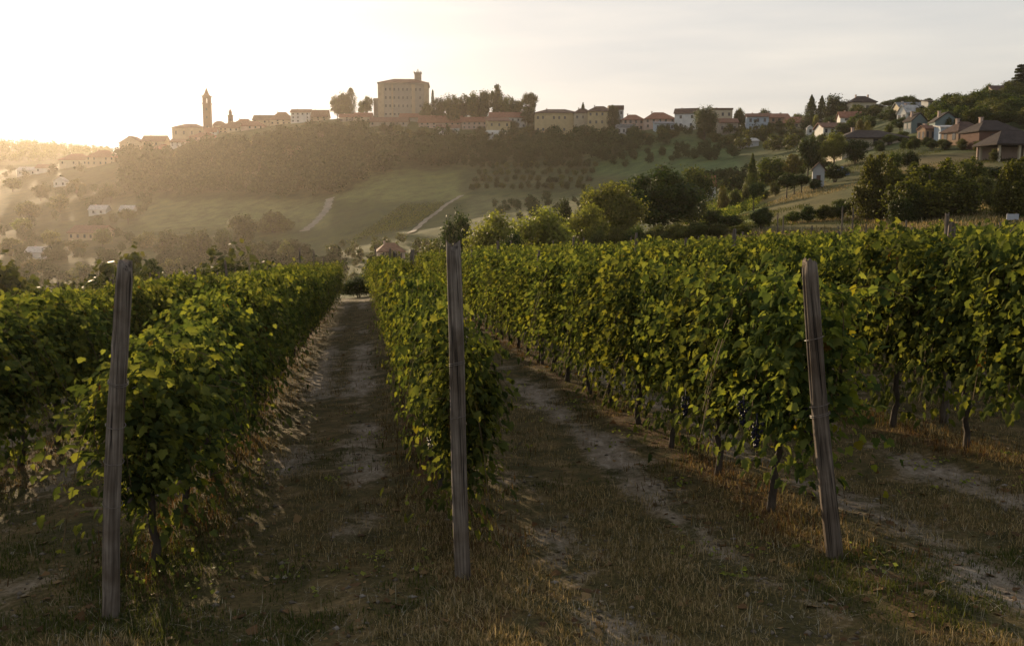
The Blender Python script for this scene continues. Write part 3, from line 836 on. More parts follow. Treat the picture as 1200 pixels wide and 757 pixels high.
# ------------------------------------------------------------------ trees
QUAD = np.array([(-.5, 0, 0), (.5, 0, -.1), (.42, 1, -.22), (-.42, 1, -.1)]); QUAD_T = np.array([(0, 1, 2), (0, 2, 3)])
def crown_points(kind, n, r):
    """points of a unit-height crown (about one unit wide for broad kinds), with the direction each leaf looks"""
    if kind in ('broad', 'shrub', 'airy', 'flat'):
        nl = {'broad': 28, 'shrub': 24, 'airy': 26, 'flat': 16}[kind]
        zc, hz_, base = {'broad': (.55, .45, .10), 'shrub': (.46, .50, .02), 'airy': (.62, .36, .22), 'flat': (.66, .26, .40)}[kind]
        C, R = [], []
        while len(C) < nl:
            d = r.normal(0, 1, 3); d /= np.linalg.norm(d); k = r.uniform(.35, .95)
            c = np.array([d[0] * .36 * k, d[1] * .36 * k, zc + d[2] * hz_ * .80 * k])
            if kind == 'shrub': c[2] = max(c[2], .12)
            if c[2] < base + .04: continue
            C.append(c); R.append(r.uniform(.10, .20) if kind != 'airy' else r.uniform(.06, .13))
        C = np.array(C); R = np.array(R); w = R ** 2 / (R ** 2).sum()
        i = r.choice(nl, n, p=w); d = r.normal(0, 1, (n, 3)); d[:, 2] += .25; d /= np.linalg.norm(d, axis=1, keepdims=True)
        rad = R[i] * (r.random(n) ** .4) * (1 + .25 * r.normal(0, 1, n))
        p = C[i] + d * rad[:, None]
        out = d + .5 * (p - np.array([0, 0, zc]))
    elif kind == 'plume':
        nl = 34; ang = r.uniform(0, 6.28, nl); rr = .42 * np.sqrt(r.random(nl)); top = (1 - .55 * (rr / .42) ** 1.5) * r.uniform(.72, 1.0, nl)
        i = r.integers(0, nl, n); t = r.random(n) ** .8
        w = .085 * (1 - t) ** .7 + .012
        p = np.column_stack([np.cos(ang[i]) * rr[i] * (.75 + .35 * t) + r.normal(0, 1, n) * w, np.sin(ang[i]) * rr[i] * (.75 + .35 * t) + r.normal(0, 1, n) * w, top[i] * (.03 + .97 * t)])
        out = np.column_stack([p[:, 0], p[:, 1], np.full(n, .15)]) + r.normal(0, .2, (n, 3))
    elif kind in ('conifer', 'cypress', 'poplar'):
        t = r.random(n) ** ({'conifer': 1.35, 'cypress': 1.0, 'poplar': 1.0}[kind]); z = .04 + .96 * t
        if kind == 'conifer': prof = .5 * (1 - t) ** .85 * (.72 + .28 * np.abs(np.sin(z * 30)))
        else: prof = .5 * np.sin(np.clip(t, .02, 1) ** .75 * math.pi * .97) ** .6
        a = r.uniform(0, 6.28, n); prof = prof * (1 + .20 * np.sin(a * 3 + z * 17) + .12 * np.sin(a * 5 - z * 31))
        q = prof * np.sqrt(r.uniform(.25, 1, n)) + .01
        p = np.column_stack([np.cos(a) * q, np.sin(a) * q, z]); out = np.column_stack([np.cos(a), np.sin(a), np.full(n, .3 if kind != 'conifer' else -.1)])
    elif kind == 'cedar':
        nt = 9; lv = np.linspace(.28, .97, nt) ; i = r.integers(0, nt, n); a0 = r.uniform(0, 6.28, nt)
        a = r.uniform(0, 6.28, n); sect = .55 + .45 * np.cos(a - a0[i]) 
        q = (.50 * (1 - lv[i]) ** .5 + .06) * np.sqrt(r.random(n)) * (.45 + .55 * sect)
        p = np.column_stack([np.cos(a) * q, np.sin(a) * q, lv[i] + r.normal(0, .012, n) - .05 * q]); out = np.column_stack([np.cos(a) * .3, np.sin(a) * .3, np.ones(n)])
    return p, out
def crown_mesh(name, kind, n, size, seed):
    r = np.random.default_rng(seed)
    p, out = crown_points(kind, n, r)
    out = out / (np.linalg.norm(out, axis=1, keepdims=True) + 1e-9)
    N = out + r.normal(0, .45, p.shape); T = r.normal(0, .8, p.shape) + np.array([0, 0, -.35 if kind not in ('plume', 'cypress', 'poplar') else .9])
    V, Fc = leaves_mesh(p, N, T, size * r.uniform(.6, 1.35, len(p)), QUAD, QUAD_T)
    o = mesh_np(name, V, Fc, M['tree_mid']); me = o.data; bpy.data.objects.remove(o); return me
def trunk_mesh(kind, seed):
    r = np.random.default_rng(seed); b = MB()
    if kind in ('broad', 'airy', 'flat'):
        zf = {'broad': .22, 'airy': .36, 'flat': .44}[kind]
        b.tube([(0, 0, -.10), (.005, 0, .0), (.012, .006, zf * .5), (0, .01, zf)], [.040, .034, .026, .022], 8)
        for k in range(6 if kind != 'airy' else 10):
            a = k * 1.05 + r.uniform(-.3, .3); q = r.uniform(.15, .32); z1 = r.uniform(zf + .2, .88)
            b.tube([(0, .01, zf * r.uniform(.75, 1)), (math.cos(a) * q * .45, math.sin(a) * q * .45, (zf + z1) / 2), (math.cos(a) * q, math.sin(a) * q, z1)], [.016, .011, .004], 5)
    elif kind in ('shrub', 'plume'):
        for k in range(6):
            a = k * 1.1; q = r.uniform(.06, .22)
            b.tube([(math.cos(a) * .02, math.sin(a) * .02, -.10), (math.cos(a) * q * .6, math.sin(a) * q * .6, .25), (math.cos(a) * q, math.sin(a) * q, .6)], [.014, .010, .004], 5)
    else:
        b.tube([(0, 0, -.08), (0, 0, .4), (0, 0, .93)], [.022, .016, .004], 7)
    o = b.build('trunk', M['bark'], None, True); me = o.data; bpy.data.objects.remove(o); return me
TREE = {}
def tree_mesh(kind, detail):
    key = (kind, detail)
    if key not in TREE:
        n, s = {'near': (17000, .021), 'mid': (5000, .034), 'far': (900, .075)}[detail]
        if kind == 'airy': n = int(n * .55)
        if kind in ('conifer', 'cypress', 'poplar'): s *= .8
        nv = {'near': 2, 'mid': 3, 'far': 4}[detail]
        TREE[key] = [(crown_mesh('crown_' + kind, kind, n, s, 500 + 17 * v + len(kind) * 31), trunk_mesh(kind, 600 + v)) for v in range(nv)]
    return TREE[key]
DEFW = {'broad': .84, 'shrub': .86, 'airy': .9, 'flat': .9, 'plume': .80, 'conifer': .82, 'cypress': .9, 'poplar': .9, 'cedar': 1.0}
def set_mat(o, m):
    o.material_slots[0].link = 'OBJECT'; o.material_slots[0].material = m
def tree_at(name, kind, x, y, z, w, h, mat, label, group=None, detail='mid', cat='tree', parts=True):
    cm, tm = rnd.choice(tree_mesh(kind, detail))
    sx = w / DEFW[kind]
    if parts:
        root = empty(name, (x, y, z), rnd.uniform(0, 6.28), label, cat, group)
        c = link('crown', cm, None, root); set_mat(c, M[mat]); c.scale = (sx, sx, h)
        t = link('trunk', tm, None, root); t.scale = (max(sx * .8, h * .45), max(sx * .8, h * .45), h)
        return root
    o = link(name, cm, None); set_mat(o, M[mat]); o.location = (x, y, z); o.scale = (sx, sx, h); o.rotation_euler = (0, 0, rnd.uniform(0, 6.28))
    return tag(o, label, cat, group)
def tree(name, kind, px, yb, yt, wpx, mat, label, group=None, d=None, detail='mid', cat='tree', parts=True):
    """crown centre px, foot yb, top yt, width wpx in photo pixels; stands on the ground seen there (or at distance d)"""
    x, y, z = at_dist(px, d) if d else hit(px, yb, 48)
    r = pix_ray(px, yt); zt = CAMZ + r[2] / r[1] * y
    h = max(zt - z, 1.0); w = wpx / F * y
    return tree_at(name, kind, x, y, z, w, h, mat, label, group, detail, cat, parts)

G1 = 'trees beyond the vineyard'
tree('broad_tree', 'shrub', 770, 282, 191, 98, 'tree_dark', 'big dark bushy tree standing above the vine tops in mid slope', None, 105, 'near')
tree('broad_tree', 'shrub', 720, 282, 207, 76, 'tree_yellow', 'yellow-green sunlit tree pressed against the big dark bushy tree', None, 97, 'near')
tree('broad_tree', 'shrub', 812, 264, 190, 50, 'tree_mid', 'hazy round tree behind the big dark bushy tree', None, 150, 'near')
tree('acacia_tree', 'shrub', 584, 322, 241, 92, 'tree_yellow', 'feathery yellow-green tree behind the narrow middle row', None, 76, 'near')
tree('acacia_tree', 'shrub', 642, 318, 236, 84, 'tree_yellow', 'feathery pale tree, second from the narrow middle row', None, 82, 'near')
tree('acacia_tree', 'shrub', 686, 308, 234, 66, 'tree_yellow', 'feathery pale tree, third from the narrow middle row', None, 88, 'near')
tree('broad_tree', 'broad', 536, 322, 246, 44, 'tree_dark', 'dark thin tree just above the slender middle post', None, 92, 'near')
tree('shrub', 'shrub', 604, 330, 266, 44, 'tree_dark', 'dark shrub in front of the feathery yellow-green trees', None, 70, 'near', 'shrub')
tree('broad_tree', 'shrub', 690, 262, 216, 30, 'tree_mid', 'small round tree above the feathery pale trees', None, 128)
tree('broad_tree', 'broad', 712, 258, 218, 26, 'tree_mid', 'small hazy tree next to the yellow-green sunlit tree', None, 128)
tree('broad_tree', 'broad', 662, 268, 230, 24, 'tree_dark', 'small dark tree above the feathery pale trees', None, 132)
tree('shrub', 'shrub', 418, 362, 322, 44, 'tree_dark', 'dark low bush where the grass alley meets the valley', None, 52, 'near', 'shrub')
tree('shrub', 'plume', 168, 372, 296, 70, 'tree_dark', 'dark upright bush behind the row of the round-topped post', None, 62, 'near', 'shrub')
tree('shrub', 'shrub', 205, 372, 316, 30, 'tree_olive', 'pale low bush beside the dark upright bush', None, 66, 'mid', 'shrub')
tree('shrub', 'shrub', 258, 370, 308, 56, 'tree_mid', 'rounded green bush at the foot of the vineyard', None, 58, 'near', 'shrub')
tree('shrub', 'shrub', 438, 385, 304, 46, 'tree_mid', 'round bush closing the end of the grass alley', None, 55, 'near', 'shrub')
tree('shrub', 'shrub', 437, 375, 326, 34, 'tree_olive', 'small pale bush at the end of the grass alley', None, 52.5, 'near', 'shrub')
tree('shrub', 'shrub', 505, 335, 280, 40, 'tree_olive', 'round pale bush left of the slender middle post top', None, 74, 'near', 'shrub')
tree('shrub', 'plume', 1030, 258, 160, 60, 'tree_gold', 'tall conical bushy tree lit on one side above the vines', None, 92, 'near')
tree('shrub', 'plume', 1094, 266, 170, 88, 'tree_gold', 'wide upright bush with feathery tips above the vines', None, 86, 'near', 'shrub')
tree('shrub', 'plume', 1066, 268, 208, 40, 'tree_dark', 'darker low bush in front of the wide feathery bush', None, 84, 'near', 'shrub')
tree('shrub', 'plume', 1130, 252, 178, 52, 'tree_olive', 'olive upright bush behind the wide feathery bush', None, 98, 'near', 'shrub')
tree('shrub', 'plume', 1194, 262, 168, 66, 'tree_gold', 'tall upright bush at the edge by the white board', None, 80, 'near', 'shrub')
tree('shrub', 'shrub', 1160, 228, 194, 56, 'tree_dark', 'low dark hedge bush below the brick house', None, 118, 'mid', 'shrub')
tree('shrub', 'shrub', 1205, 232, 192, 40, 'tree_dark', 'dark hedge bush below the pillared porch', None, 116, 'mid', 'shrub')
tree('shrub', 'broad', 1064, 208, 176, 24, 'tree_dark', 'dark round bush behind the tall conical bushy tree', None, 142, 'mid', 'shrub')
tree('shrub', 'broad', 1046, 212, 178, 18, 'tree_mid', 'green bush squeezed between two garden bushes below the long dark roof', None, 140, 'mid', 'shrub')
tree('shrub', 'shrub', 893, 272, 241, 28, 'tree_dark', 'dark round shrub at the foot of the grassy knoll', None, 92, 'near', 'shrub')
tree('shrub', 'shrub', 835, 274, 244, 36, 'tree_dark', 'dark shrub left of the grassy knoll', None, 96, 'mid', 'shrub')
tree('shrub', 'shrub', 858, 276, 250, 30, 'tree_dark', 'low brownish shrub below the knoll vines', None, 92, 'mid', 'shrub')
for k, (px, yb, yt, w) in enumerate([(930, 266, 246, 22), (948, 264, 240, 26), (966, 262, 238, 26), (984, 260, 236, 24), (1000, 250, 228, 22)]):
    tree('shrub', 'shrub', px, yb, yt, w, ['tree_mid', 'tree_dark'][k % 2], 'low green shrub in the hedge along the foot of the knoll', 'low hedge shrubs at the knoll foot', 96, 'mid', 'shrub')
for k, (px, yb, yt, w, m) in enumerate([(1150, 240, 204, 34, 'tree_olive'), (1172, 250, 216, 34, 'tree_gold'), (1050, 224, 196, 24, 'tree_mid'), (1142, 220, 192, 30, 'tree_dark'), (1082, 216, 190, 26, 'tree_olive'), (1180, 232, 200, 28, 'tree_mid'), (986, 252, 232, 22, 'tree_mid')]):
    tree('shrub', 'shrub', px, yb, yt, w, m, 'bushy shrub on the slope between the vineyard and the brown-roofed houses', 'shrubs of the slope below the brown roofs', None, 'near', 'shrub')
for k, (px, yt, w) in enumerate([(700, 266, 30), (722, 263, 34), (746, 262, 34), (770, 262, 36), (794, 260, 34), (818, 258, 34), (842, 260, 30), (868, 262, 28)]):
    tree('shrub', 'shrub', px, 292, yt, w, ['tree_olive', 'tree_gold', 'tree_mid'][k % 3], 'low shrub in the line just above the vine tops below the big dark tree', 'shrubs just above the vine tops', 84, 'near', 'shrub')
# the knoll with its small flat trees
tree('olive_tree', 'flat', 883, 231, 210, 25, 'tree_dark', 'small flat-topped tree alone at the end of the knoll', None, 138)
tree('olive_tree', 'flat', 921, 226, 203, 30, 'tree_dark', 'flat-topped tree, first of three on the knoll', None, 144)
tree('olive_tree', 'flat', 930, 225, 204, 26, 'tree_mid', 'flat-topped tree, second of three on the knoll', None, 147)
tree('olive_tree', 'flat', 938, 224, 203, 24, 'tree_dark', 'flat-topped tree, third of three on the knoll', None, 145)
tree('broad_tree', 'shrub', 977, 222, 190, 32, 'tree_dark', 'dark round tree beside the little gabled shed', None, 150)
tree('shrub', 'shrub', 953, 224, 208, 16, 'tree_dark', 'low dark shrub in front of the little gabled shed', None, 143, 'mid', 'shrub')
tree('broad_tree', 'conifer', 880, 218, 181, 22, 'tree_mid', 'pointed tree above the end of the knoll', None, 172)
tree('broad_tree', 'broad', 903, 212, 184, 42, 'tree_mid', 'hazy round tree above the knoll', None, 178)
tree('broad_tree', 'airy', 926, 212, 178, 28, 'tree_autumn', 'rusty yellow tree behind the flat-topped trees', None, 172)
tree('broad_tree', 'broad', 945, 200, 160, 30, 'tree_dark', 'dark round tree above the little gabled shed', None, 185)
tree('broad_tree', 'broad', 975, 196, 154, 32, 'tree_yellow', 'golden round tree below the long dark roof', None, 182, 'near')
tree('broad_tree', 'shrub', 1000, 194, 160, 30, 'tree_dark', 'dark dense tree under the long dark roof', None, 178)
tree('broad_tree', 'poplar', 1003, 172, 141, 12, 'tree_autumn', 'small yellow tree peeping over the long dark roof, first', None, 212)
tree('broad_tree', 'poplar', 1012, 172, 142, 12, 'tree_autumn', 'small yellow tree peeping over the long dark roof, second', None, 212)
for k, (px, yb, yt, w) in enumerate([(848, 238, 224, 14), (862, 236, 218, 16), (872, 232, 216, 14), (846, 228, 214, 12), (896, 232, 222, 12), (908, 222, 210, 14)]):
    tree('shrub', 'shrub', px, yb, yt, w, ['tree_autumn', 'tree_mid', 'tree_olive'][k % 3], 'little garden shrub around the knoll vines', 'garden shrubs around the knoll', 160, 'mid', 'shrub')
for k, (px, yb, yt, w) in enumerate([(1108, 176, 164, 16), (1128, 176, 162, 18), (1092, 176, 163, 14), (1146, 180, 164, 14), (1072, 176, 160, 12), (1165, 190, 174, 16), (1100, 160, 148, 10)]):
    tree('shrub', 'shrub', px, yb, yt, w, ['tree_dark', 'tree_olive'][k % 2], 'low hedge bush at the foot of the brown-roofed houses', 'hedge bushes at the brown-roofed houses', None, 'mid', 'shrub')
for k in range(44):
    px = rnd.uniform(962, 1128); yb = np.interp(px, [962, 1010, 1060, 1128], [158, 150, 146, 148]) + rnd.uniform(-12, 8)
    if min(abs(px - c) for c in (994, 1063, 1094, 1086)) < 5: continue
    tree('broad_tree', rnd.choice(['shrub', 'broad', 'shrub', 'plume']), px, yb, yb - rnd.uniform(13, 22), rnd.uniform(14, 24), rnd.choice(['tree_dark', 'tree_mid', 'tree_dark', 'tree_olive']), 'leafy garden tree between the small houses of the upper hillside', 'garden trees of the upper hillside', None, 'mid')
for k in range(46):
    px = rnd.uniform(955, 1200); yb = np.interp(px, [955, 1060, 1130, 1200], [rnd.uniform(158, 190), rnd.uniform(150, 182), rnd.uniform(158, 176), rnd.uniform(172, 186)])
    tree('shrub', rnd.choice(['shrub', 'broad', 'plume']), px, yb, yb - rnd.uniform(7, 15), rnd.uniform(9, 20), rnd.choice(['tree_dark', 'tree_mid', 'tree_olive', 'tree_dark']), 'garden bush tucked among the houses of the hillside', 'garden bushes among the hillside houses', None, 'mid', 'shrub')
for k in range(26):
    px = rnd.uniform(800, 965); yb = np.interp(px, [800, 870, 965], [244, 218, 192]) + rnd.uniform(-6, 9)
    tree('shrub', rnd.choice(['shrub', 'broad', 'plume']), px, yb, yb - rnd.uniform(9, 17), rnd.uniform(12, 22), rnd.choice(['tree_dark', 'tree_mid', 'tree_olive', 'tree_gold', 'tree_autumn']), 'scrubby bush on the terrace between the knoll and the hillside', 'scrubby bushes above the knoll', None, 'mid', 'shrub')
# trees in and above the village
G2 = 'trees of the village ridge'
def vt(kind, px, yb, yt, w, mat, label, d=None, detail='mid', name='broad_tree', group=None): return tree(name, kind, px, yb, yt, w, mat, label, group, d, detail)
vt('broad', 398, 138, 112, 20, 'tree_dark', 'dark tree beside the ridge cypress before the castle', 596)
vt('broad', 404, 138, 109, 22, 'tree_dark', 'dark bushy tree under the ridge cypress before the castle', 598)
vt('cypress', 414, 138, 104, 12, 'tree_dark', 'tall dark cypress in the clump before the castle', 597, name='cypress_tree')
vt('cypress', 409, 138, 112, 12, 'tree_dark', 'shorter cypress inside the clump before the castle', 599, name='cypress_tree')
vt('broad', 433, 136, 112, 13, 'tree_dark', 'round tree close to the castle wing', 592)
vt('broad', 427, 137, 118, 11, 'tree_mid', 'small tree between the cypress clump and the castle', 592)
vt('cypress', 508.5, 140, 106, 4, 'tree_dark', 'thin lone cypress beside the castle', 590, name='cypress_tree')
for k, (px, yt, w, kd) in enumerate([(502, 119, 16, 'broad'), (516, 114, 20, 'broad'), (530, 111, 22, 'broad'), (545, 110, 22, 'broad'), (556, 108, 20, 'broad'), (568, 104, 20, 'broad'), (597, 112, 16, 'broad'), (606, 116, 16, 'broad'), (590, 112, 18, 'broad'), (538, 122, 26, 'shrub'), (560, 121, 28, 'shrub'), (582, 120, 24, 'shrub'), (515, 126, 24, 'shrub')]):
    vt(kd, px, 140, yt, w, ['tree_mid', 'tree_dark'][k % 2], 'round tree of the dark grove beside the castle', 575 - (k % 3) * 6, group='trees of the grove beside the castle')
vt('airy', 580, 140, 97, 24, 'tree_dark', 'tallest tree rising from the grove beside the castle', 570)
vt('airy', 619, 150, 107, 32, 'tree_mid', 'airy spreading tree with sky showing through its crown', 548, 'near')
vt('broad', 619, 158, 128, 22, 'tree_dark', 'dense tree below the airy spreading tree', 540)
vt('conifer', 682, 150, 121, 16, 'tree_dark', 'dark conifer beside the long yellow building', 500, name='conifer_tree')
vt('poplar', 716, 150, 124, 11, 'tree_dark', 'dark upright tree before the tall yellow apartment house', 476)
vt('poplar', 721, 150, 127, 8, 'tree_dark', 'thinner upright tree before the tall yellow apartment house', 476)
vt('broad', 823, 170, 124, 33, 'tree_dark', 'huge dark tree standing out between the village houses', 412, 'near')
vt('broad', 864, 146, 126, 15, 'tree_mid', 'round tree on the skyline beside the flat-topped house', 440)
vt('broad', 892, 140, 128, 17, 'tree_dark', 'dark round tree behind the pale blue house', 440)
vt('broad', 910, 142, 132, 12, 'tree_dark', 'small skyline tree behind the orange-roofed houses', 440)
vt('broad', 930, 140, 133, 16, 'tree_mid', 'low skyline tree above the cream gable', 440)
vt('broad', 952, 150, 135, 8, 'tree_yellow', 'little pale tree at the foot of the tall conifers', 380)
vt('conifer', 946, 150, 112, 24, 'tree_dark', 'tall dark conifer, first of the skyline pair', 395, name='conifer_tree')
vt('conifer', 958, 152, 113, 20, 'tree_dark', 'tall dark conifer, second of the skyline pair', 395, name='conifer_tree')
vt('broad', 972, 155, 111, 26, 'tree_dark', 'broad dark tree beside the pair of conifers', 385)
vt('broad', 986, 150, 117, 24, 'tree_dark', 'dark tree under the hilltop house with chimneys', 380)
for k, (px, yt, w) in enumerate([(1022, 122, 18), (1036, 117, 20), (1048, 114, 20), (1058, 112, 20), (1067, 116, 16), (1081, 115, 10), (1012, 126, 16)]):
    vt('broad', px, 150, yt, w, ['tree_dark', 'tree_mid'][k % 2], 'round tree of the copse beside the hilltop house with chimneys', 360 - (k % 3) * 5, group='trees of the copse beside the hilltop house')
for k in range(75):
    px = rnd.uniform(1092, 1230); lim = np.interp(px, [1092, 1130, 1165, 1230], [120, 112, 98, 90]); yb = rnd.uniform(lim + 18, 152)
    vt(rnd.choice(['broad', 'shrub']), px, yb, yb - rnd.uniform(18, 30), rnd.uniform(20, 32), rnd.choice(['tree_dark', 'tree_mid', 'tree_mid', 'tree_olive']), 'bushy tree on the wooded slope above the brown-roofed houses', None, group='trees of the wooded slope above the brown roofs')
vt('cedar', 1187, 118, 76, 38, 'tree_dark', 'big cedar with flat tiers of branches against the sky', 268, 'near', name='cedar_tree')
# trees in the hazy valley, each seen on its own
for k, (px, yb, yt, w, mat) in enumerate([(28, 275, 255, 26, 'tree_yellow'), (60, 292, 270, 22, 'tree_yellow'), (36, 258, 235, 30, 'tree_mid'), (70, 250, 228, 26, 'tree_mid'), (12, 300, 276, 26, 'tree_olive'), (90, 300, 280, 26, 'tree_mid'), (120, 290, 268, 24, 'tree_mid'), (195, 300, 268, 36, 'tree_dark'), (232, 306, 262, 38, 'tree_dark'), (172, 290, 266, 26, 'tree_mid'), (150, 262, 244, 22, 'tree_mid'), (322, 272, 244, 40, 'tree_olive'), (285, 290, 250, 34, 'tree_dark'), (262, 308, 264, 30, 'tree_dark'), (305, 318, 274, 34, 'tree_dark'), (334, 316, 280, 26, 'tree_mid'), (15, 225, 208, 24, 'tree_mid'), (48, 236, 216, 22, 'tree_dark'), (90, 226, 208, 22, 'tree_mid'), (130, 238, 214, 26, 'tree_dark'), (200, 330, 296, 34, 'tree_mid'), (95, 330, 304, 28, 'tree_mid'), (40, 325, 302, 28, 'tree_olive')]):
    vt(rnd.choice(['broad', 'shrub', 'broad', 'plume']), px, yb, yt, w, mat, 'round tree standing in the hazy valley', None, group='trees of the hazy valley')

def in_poly(px, py, poly):
    c = np.zeros(len(px), bool); j = len(poly) - 1
    for i in range(len(poly)):
        xi, yi = poly[i]; xj, yj = poly[j]
        c ^= ((yi > py) != (yj > py)) & (px < (xj - xi) * (py - yi) / (yj - yi + 1e-9) + xi); j = i
    return c
def wood(name, poly, d0, d1, n, hrange, mat, label, leaves=520, size=.064, kinds=('broad', 'shrub')):
    """a far wood: many crowns in one mesh, standing where the ground shows through the outline"""
    y = np.exp(rng.uniform(math.log(d0), math.log(d1), n * 14)); u = rng.uniform(min(p[0] for p in poly), max(p[0] for p in poly), len(y))
    x = (u - 600) / 1109 * y; z = height(x, y)
    px, py, w = project(x, y, z)
    k = np.where(in_poly(px, py, poly))[0][:n]
    P, Nn, T, S = [], [], [], []
    for i in k:
        r = np.random.default_rng(int(i) * 3 + 1)
        p, out = crown_points(kinds[int(i) % len(kinds)], leaves, r); h = r.uniform(*hrange); wd = h * r.uniform(.8, 1.15)
        P.append(p * np.array([wd, wd, h]) + np.array([x[i], y[i], z[i] - .3])); Nn.append(out / (np.linalg.norm(out, axis=1, keepdims=True) + 1e-9) + r.normal(0, .16, out.shape)); T.append(r.normal(0, 1, out.shape)); S.append(size * h * r.uniform(.6, 1.3, leaves))
    V, Fc = leaves_mesh(*(np.concatenate(a) for a in (P, Nn, T, S)), QUAD, QUAD_T)
    return tag(mesh_np(name, V, Fc, M[mat]), label, 'wood', kind='stuff')
wood('hillside_wood', [(140, 188), (205, 186), (260, 182), (345, 168), (390, 160), (435, 162), (470, 180), (560, 176), (545, 195), (440, 205), (390, 235), (300, 232), (150, 232)], 440, 700, 330, (9, 15), 'wood_far', 'dense wood covering the hillside below the bell tower')
wood('hedgerow_wood', [(560, 170), (640, 163), (740, 166), (800, 168), (740, 180), (715, 192), (600, 192), (560, 185)], 380, 560, 130, (5, 10), 'wood_far', 'dark belt of scrub below the village houses')
wood('valley_wood', [(-60, 200), (150, 205), (180, 240), (160, 280), (130, 330), (0, 345), (-80, 300)], 230, 800, 105, (5, 9), 'wood_far', 'hazy belts of trees on the valley floor')
wood('valley_wood', [(160, 300), (300, 294), (370, 304), (410, 330), (300, 340), (160, 340)], 210, 380, 75, (5, 9), 'wood_far', 'dark wood along the valley bottom below the pale tracks')
wood('slope_scrub', [(840, 150), (935, 150), (935, 178), (880, 180), (840, 172)], 300, 450, 60, (4, 7), 'tree_mid', 'scrub and gardens below the pale blue house')
wood('ridge_scrub', [(600, 156), (830, 152), (930, 152), (930, 158), (600, 164)], 360, 540, 80, (2, 4.5), 'tree_dark', 'garden bushes along the foot of the ridge houses')
wood('far_ridge_wood', [(-60, 166), (135, 166), (135, 186), (-60, 198)], 860, 1240, 420, (9, 14), 'tree_mid', 'wood along the distant ridge on the horizon', 110)
wood('slope_scrub', [(690, 215), (760, 200), (800, 215), (900, 200), (900, 222), (840, 240), (700, 262)], 120, 330, 60, (2.5, 6), 'wood_far', 'rough scrub on the slope behind the big dark bushy tree')
wood('slope_scrub', [(540, 188), (720, 186), (860, 172), (860, 186), (720, 200), (540, 198)], 300, 520, 90, (3, 6), 'wood_far', 'line of hedges across the far green slope')
wood('slope_scrub', [(570, 240), (720, 232), (720, 242), (590, 262)], 180, 420, 30, (2, 5), 'wood_far', 'scattered scrub beside the pale tracks')
for k in range(46):
    px = rnd.uniform(566, 965); yb = np.interp(px, [566, 640, 760, 850, 965], [162, 156, 160, 162, 166]) + rnd.uniform(-7, 8)
    vt(rnd.choice(['shrub', 'broad', 'shrub']), px, yb, yb - rnd.uniform(7, 14), rnd.uniform(10, 19), rnd.choice(['tree_dark', 'tree_mid', 'tree_olive']), 'small garden tree below the ridge houses with grey roofs', None, 'mid', group='garden trees below the ridge houses')
for k in range(40):
    px = rnd.uniform(146, 570); yb = np.interp(px, [146, 240, 345, 440, 570], [189, 180, 160, 160, 166]) + rnd.uniform(-5, 8)
    vt(rnd.choice(['shrub', 'broad', 'shrub']), px, yb, yb - rnd.uniform(8, 15), rnd.uniform(11, 20), rnd.choice(['tree_dark', 'tree_mid', 'tree_mid']), 'hazy tree at the upper edge of the wood below the ridge town', None, 'mid', group='trees at the upper edge of the hillside wood')
wood('valley_scrub', [(385, 290), (470, 284), (540, 276), (550, 330), (470, 350), (385, 352)], 120, 330, 85, (2.5, 6), 'tree_mid', 'rough scrub on the drop below the end of the grass alleys')
wood('valley_scrub', [(-40, 318), (150, 318), (330, 330), (330, 385), (150, 400), (-40, 410)], 57, 300, 130, (2.0, 5.5), 'tree_mid', 'rough scrub on the drop below the western rows')
# orchard rows and vine rows seen small on the slopes
for poly_k, (o0, du, dv, nu, nv) in enumerate([((552, 222), (9.5, 0), (4, -8.5), 15, 4)]):
    for a in range(nu):
        for b_ in range(nv):
            px, py = o0[0] + du[0] * a + dv[0] * b_ + rnd.uniform(-2.4, 2.4), o0[1] + dv[1] * b_ + rnd.uniform(-1.6, 1.6)
            x, y, z = hit(px, py, 200)
            tree_at('orchard_tree', 'shrub', x, y, z, rnd.uniform(2.4, 3.6), rnd.uniform(2.4, 3.4), rnd.choice(['tree_mid', 'tree_dark']), 'little round orchard tree in the ranks on the far slope', 'orchard trees on the far slope', 'far', parts=False)
def small_rows(name, a0, a1, b0, b1, rows, h, label, mat='vine_leaf', step=.45):
    P, N, T, S = [], [], [], []
    A0, A1, B0, B1 = (np.array(hit(*q, 60)[:2]) for q in (a0, a1, b0, b1))
    for k in range(rows):
        t = k / (rows - 1); s, e = A0 + (B0 - A0) * t, A1 + (B1 - A1) * t; L = np.linalg.norm(e - s); n = int(L / step) * 12
        q = s + (e - s) * rng.random((n, 1)) + rng.normal(0, .22, (n, 2))
        P.append(np.column_stack([q, height(q[:, 0], q[:, 1]) + rng.uniform(.35, h, n)])); N.append(rng.normal(0, 1, (n, 3))); T.append(rng.normal(0, .6, (n, 3)) - np.array([0, 0, 1])); S.append(rng.uniform(.2, .4, n))
    V, Fc = leaves_mesh(*(np.concatenate(a) for a in (P, N, T, S)), SIMPLE, SIMPLE_T)
    tag(mesh_np(name, V, Fc, M[mat]), label, 'vine rows', kind='stuff')
small_rows('knoll_vines_foliage', (806, 248), (862, 226), (838, 262), (892, 236), 8, 1.7, 'bright green vine rows on the small knoll')
small_rows('far_vines_foliage', (405, 288), (475, 242), (480, 268), (520, 240), 14, 1.8, 'faint vine rows striping the far slope between two tracks', step=.9)

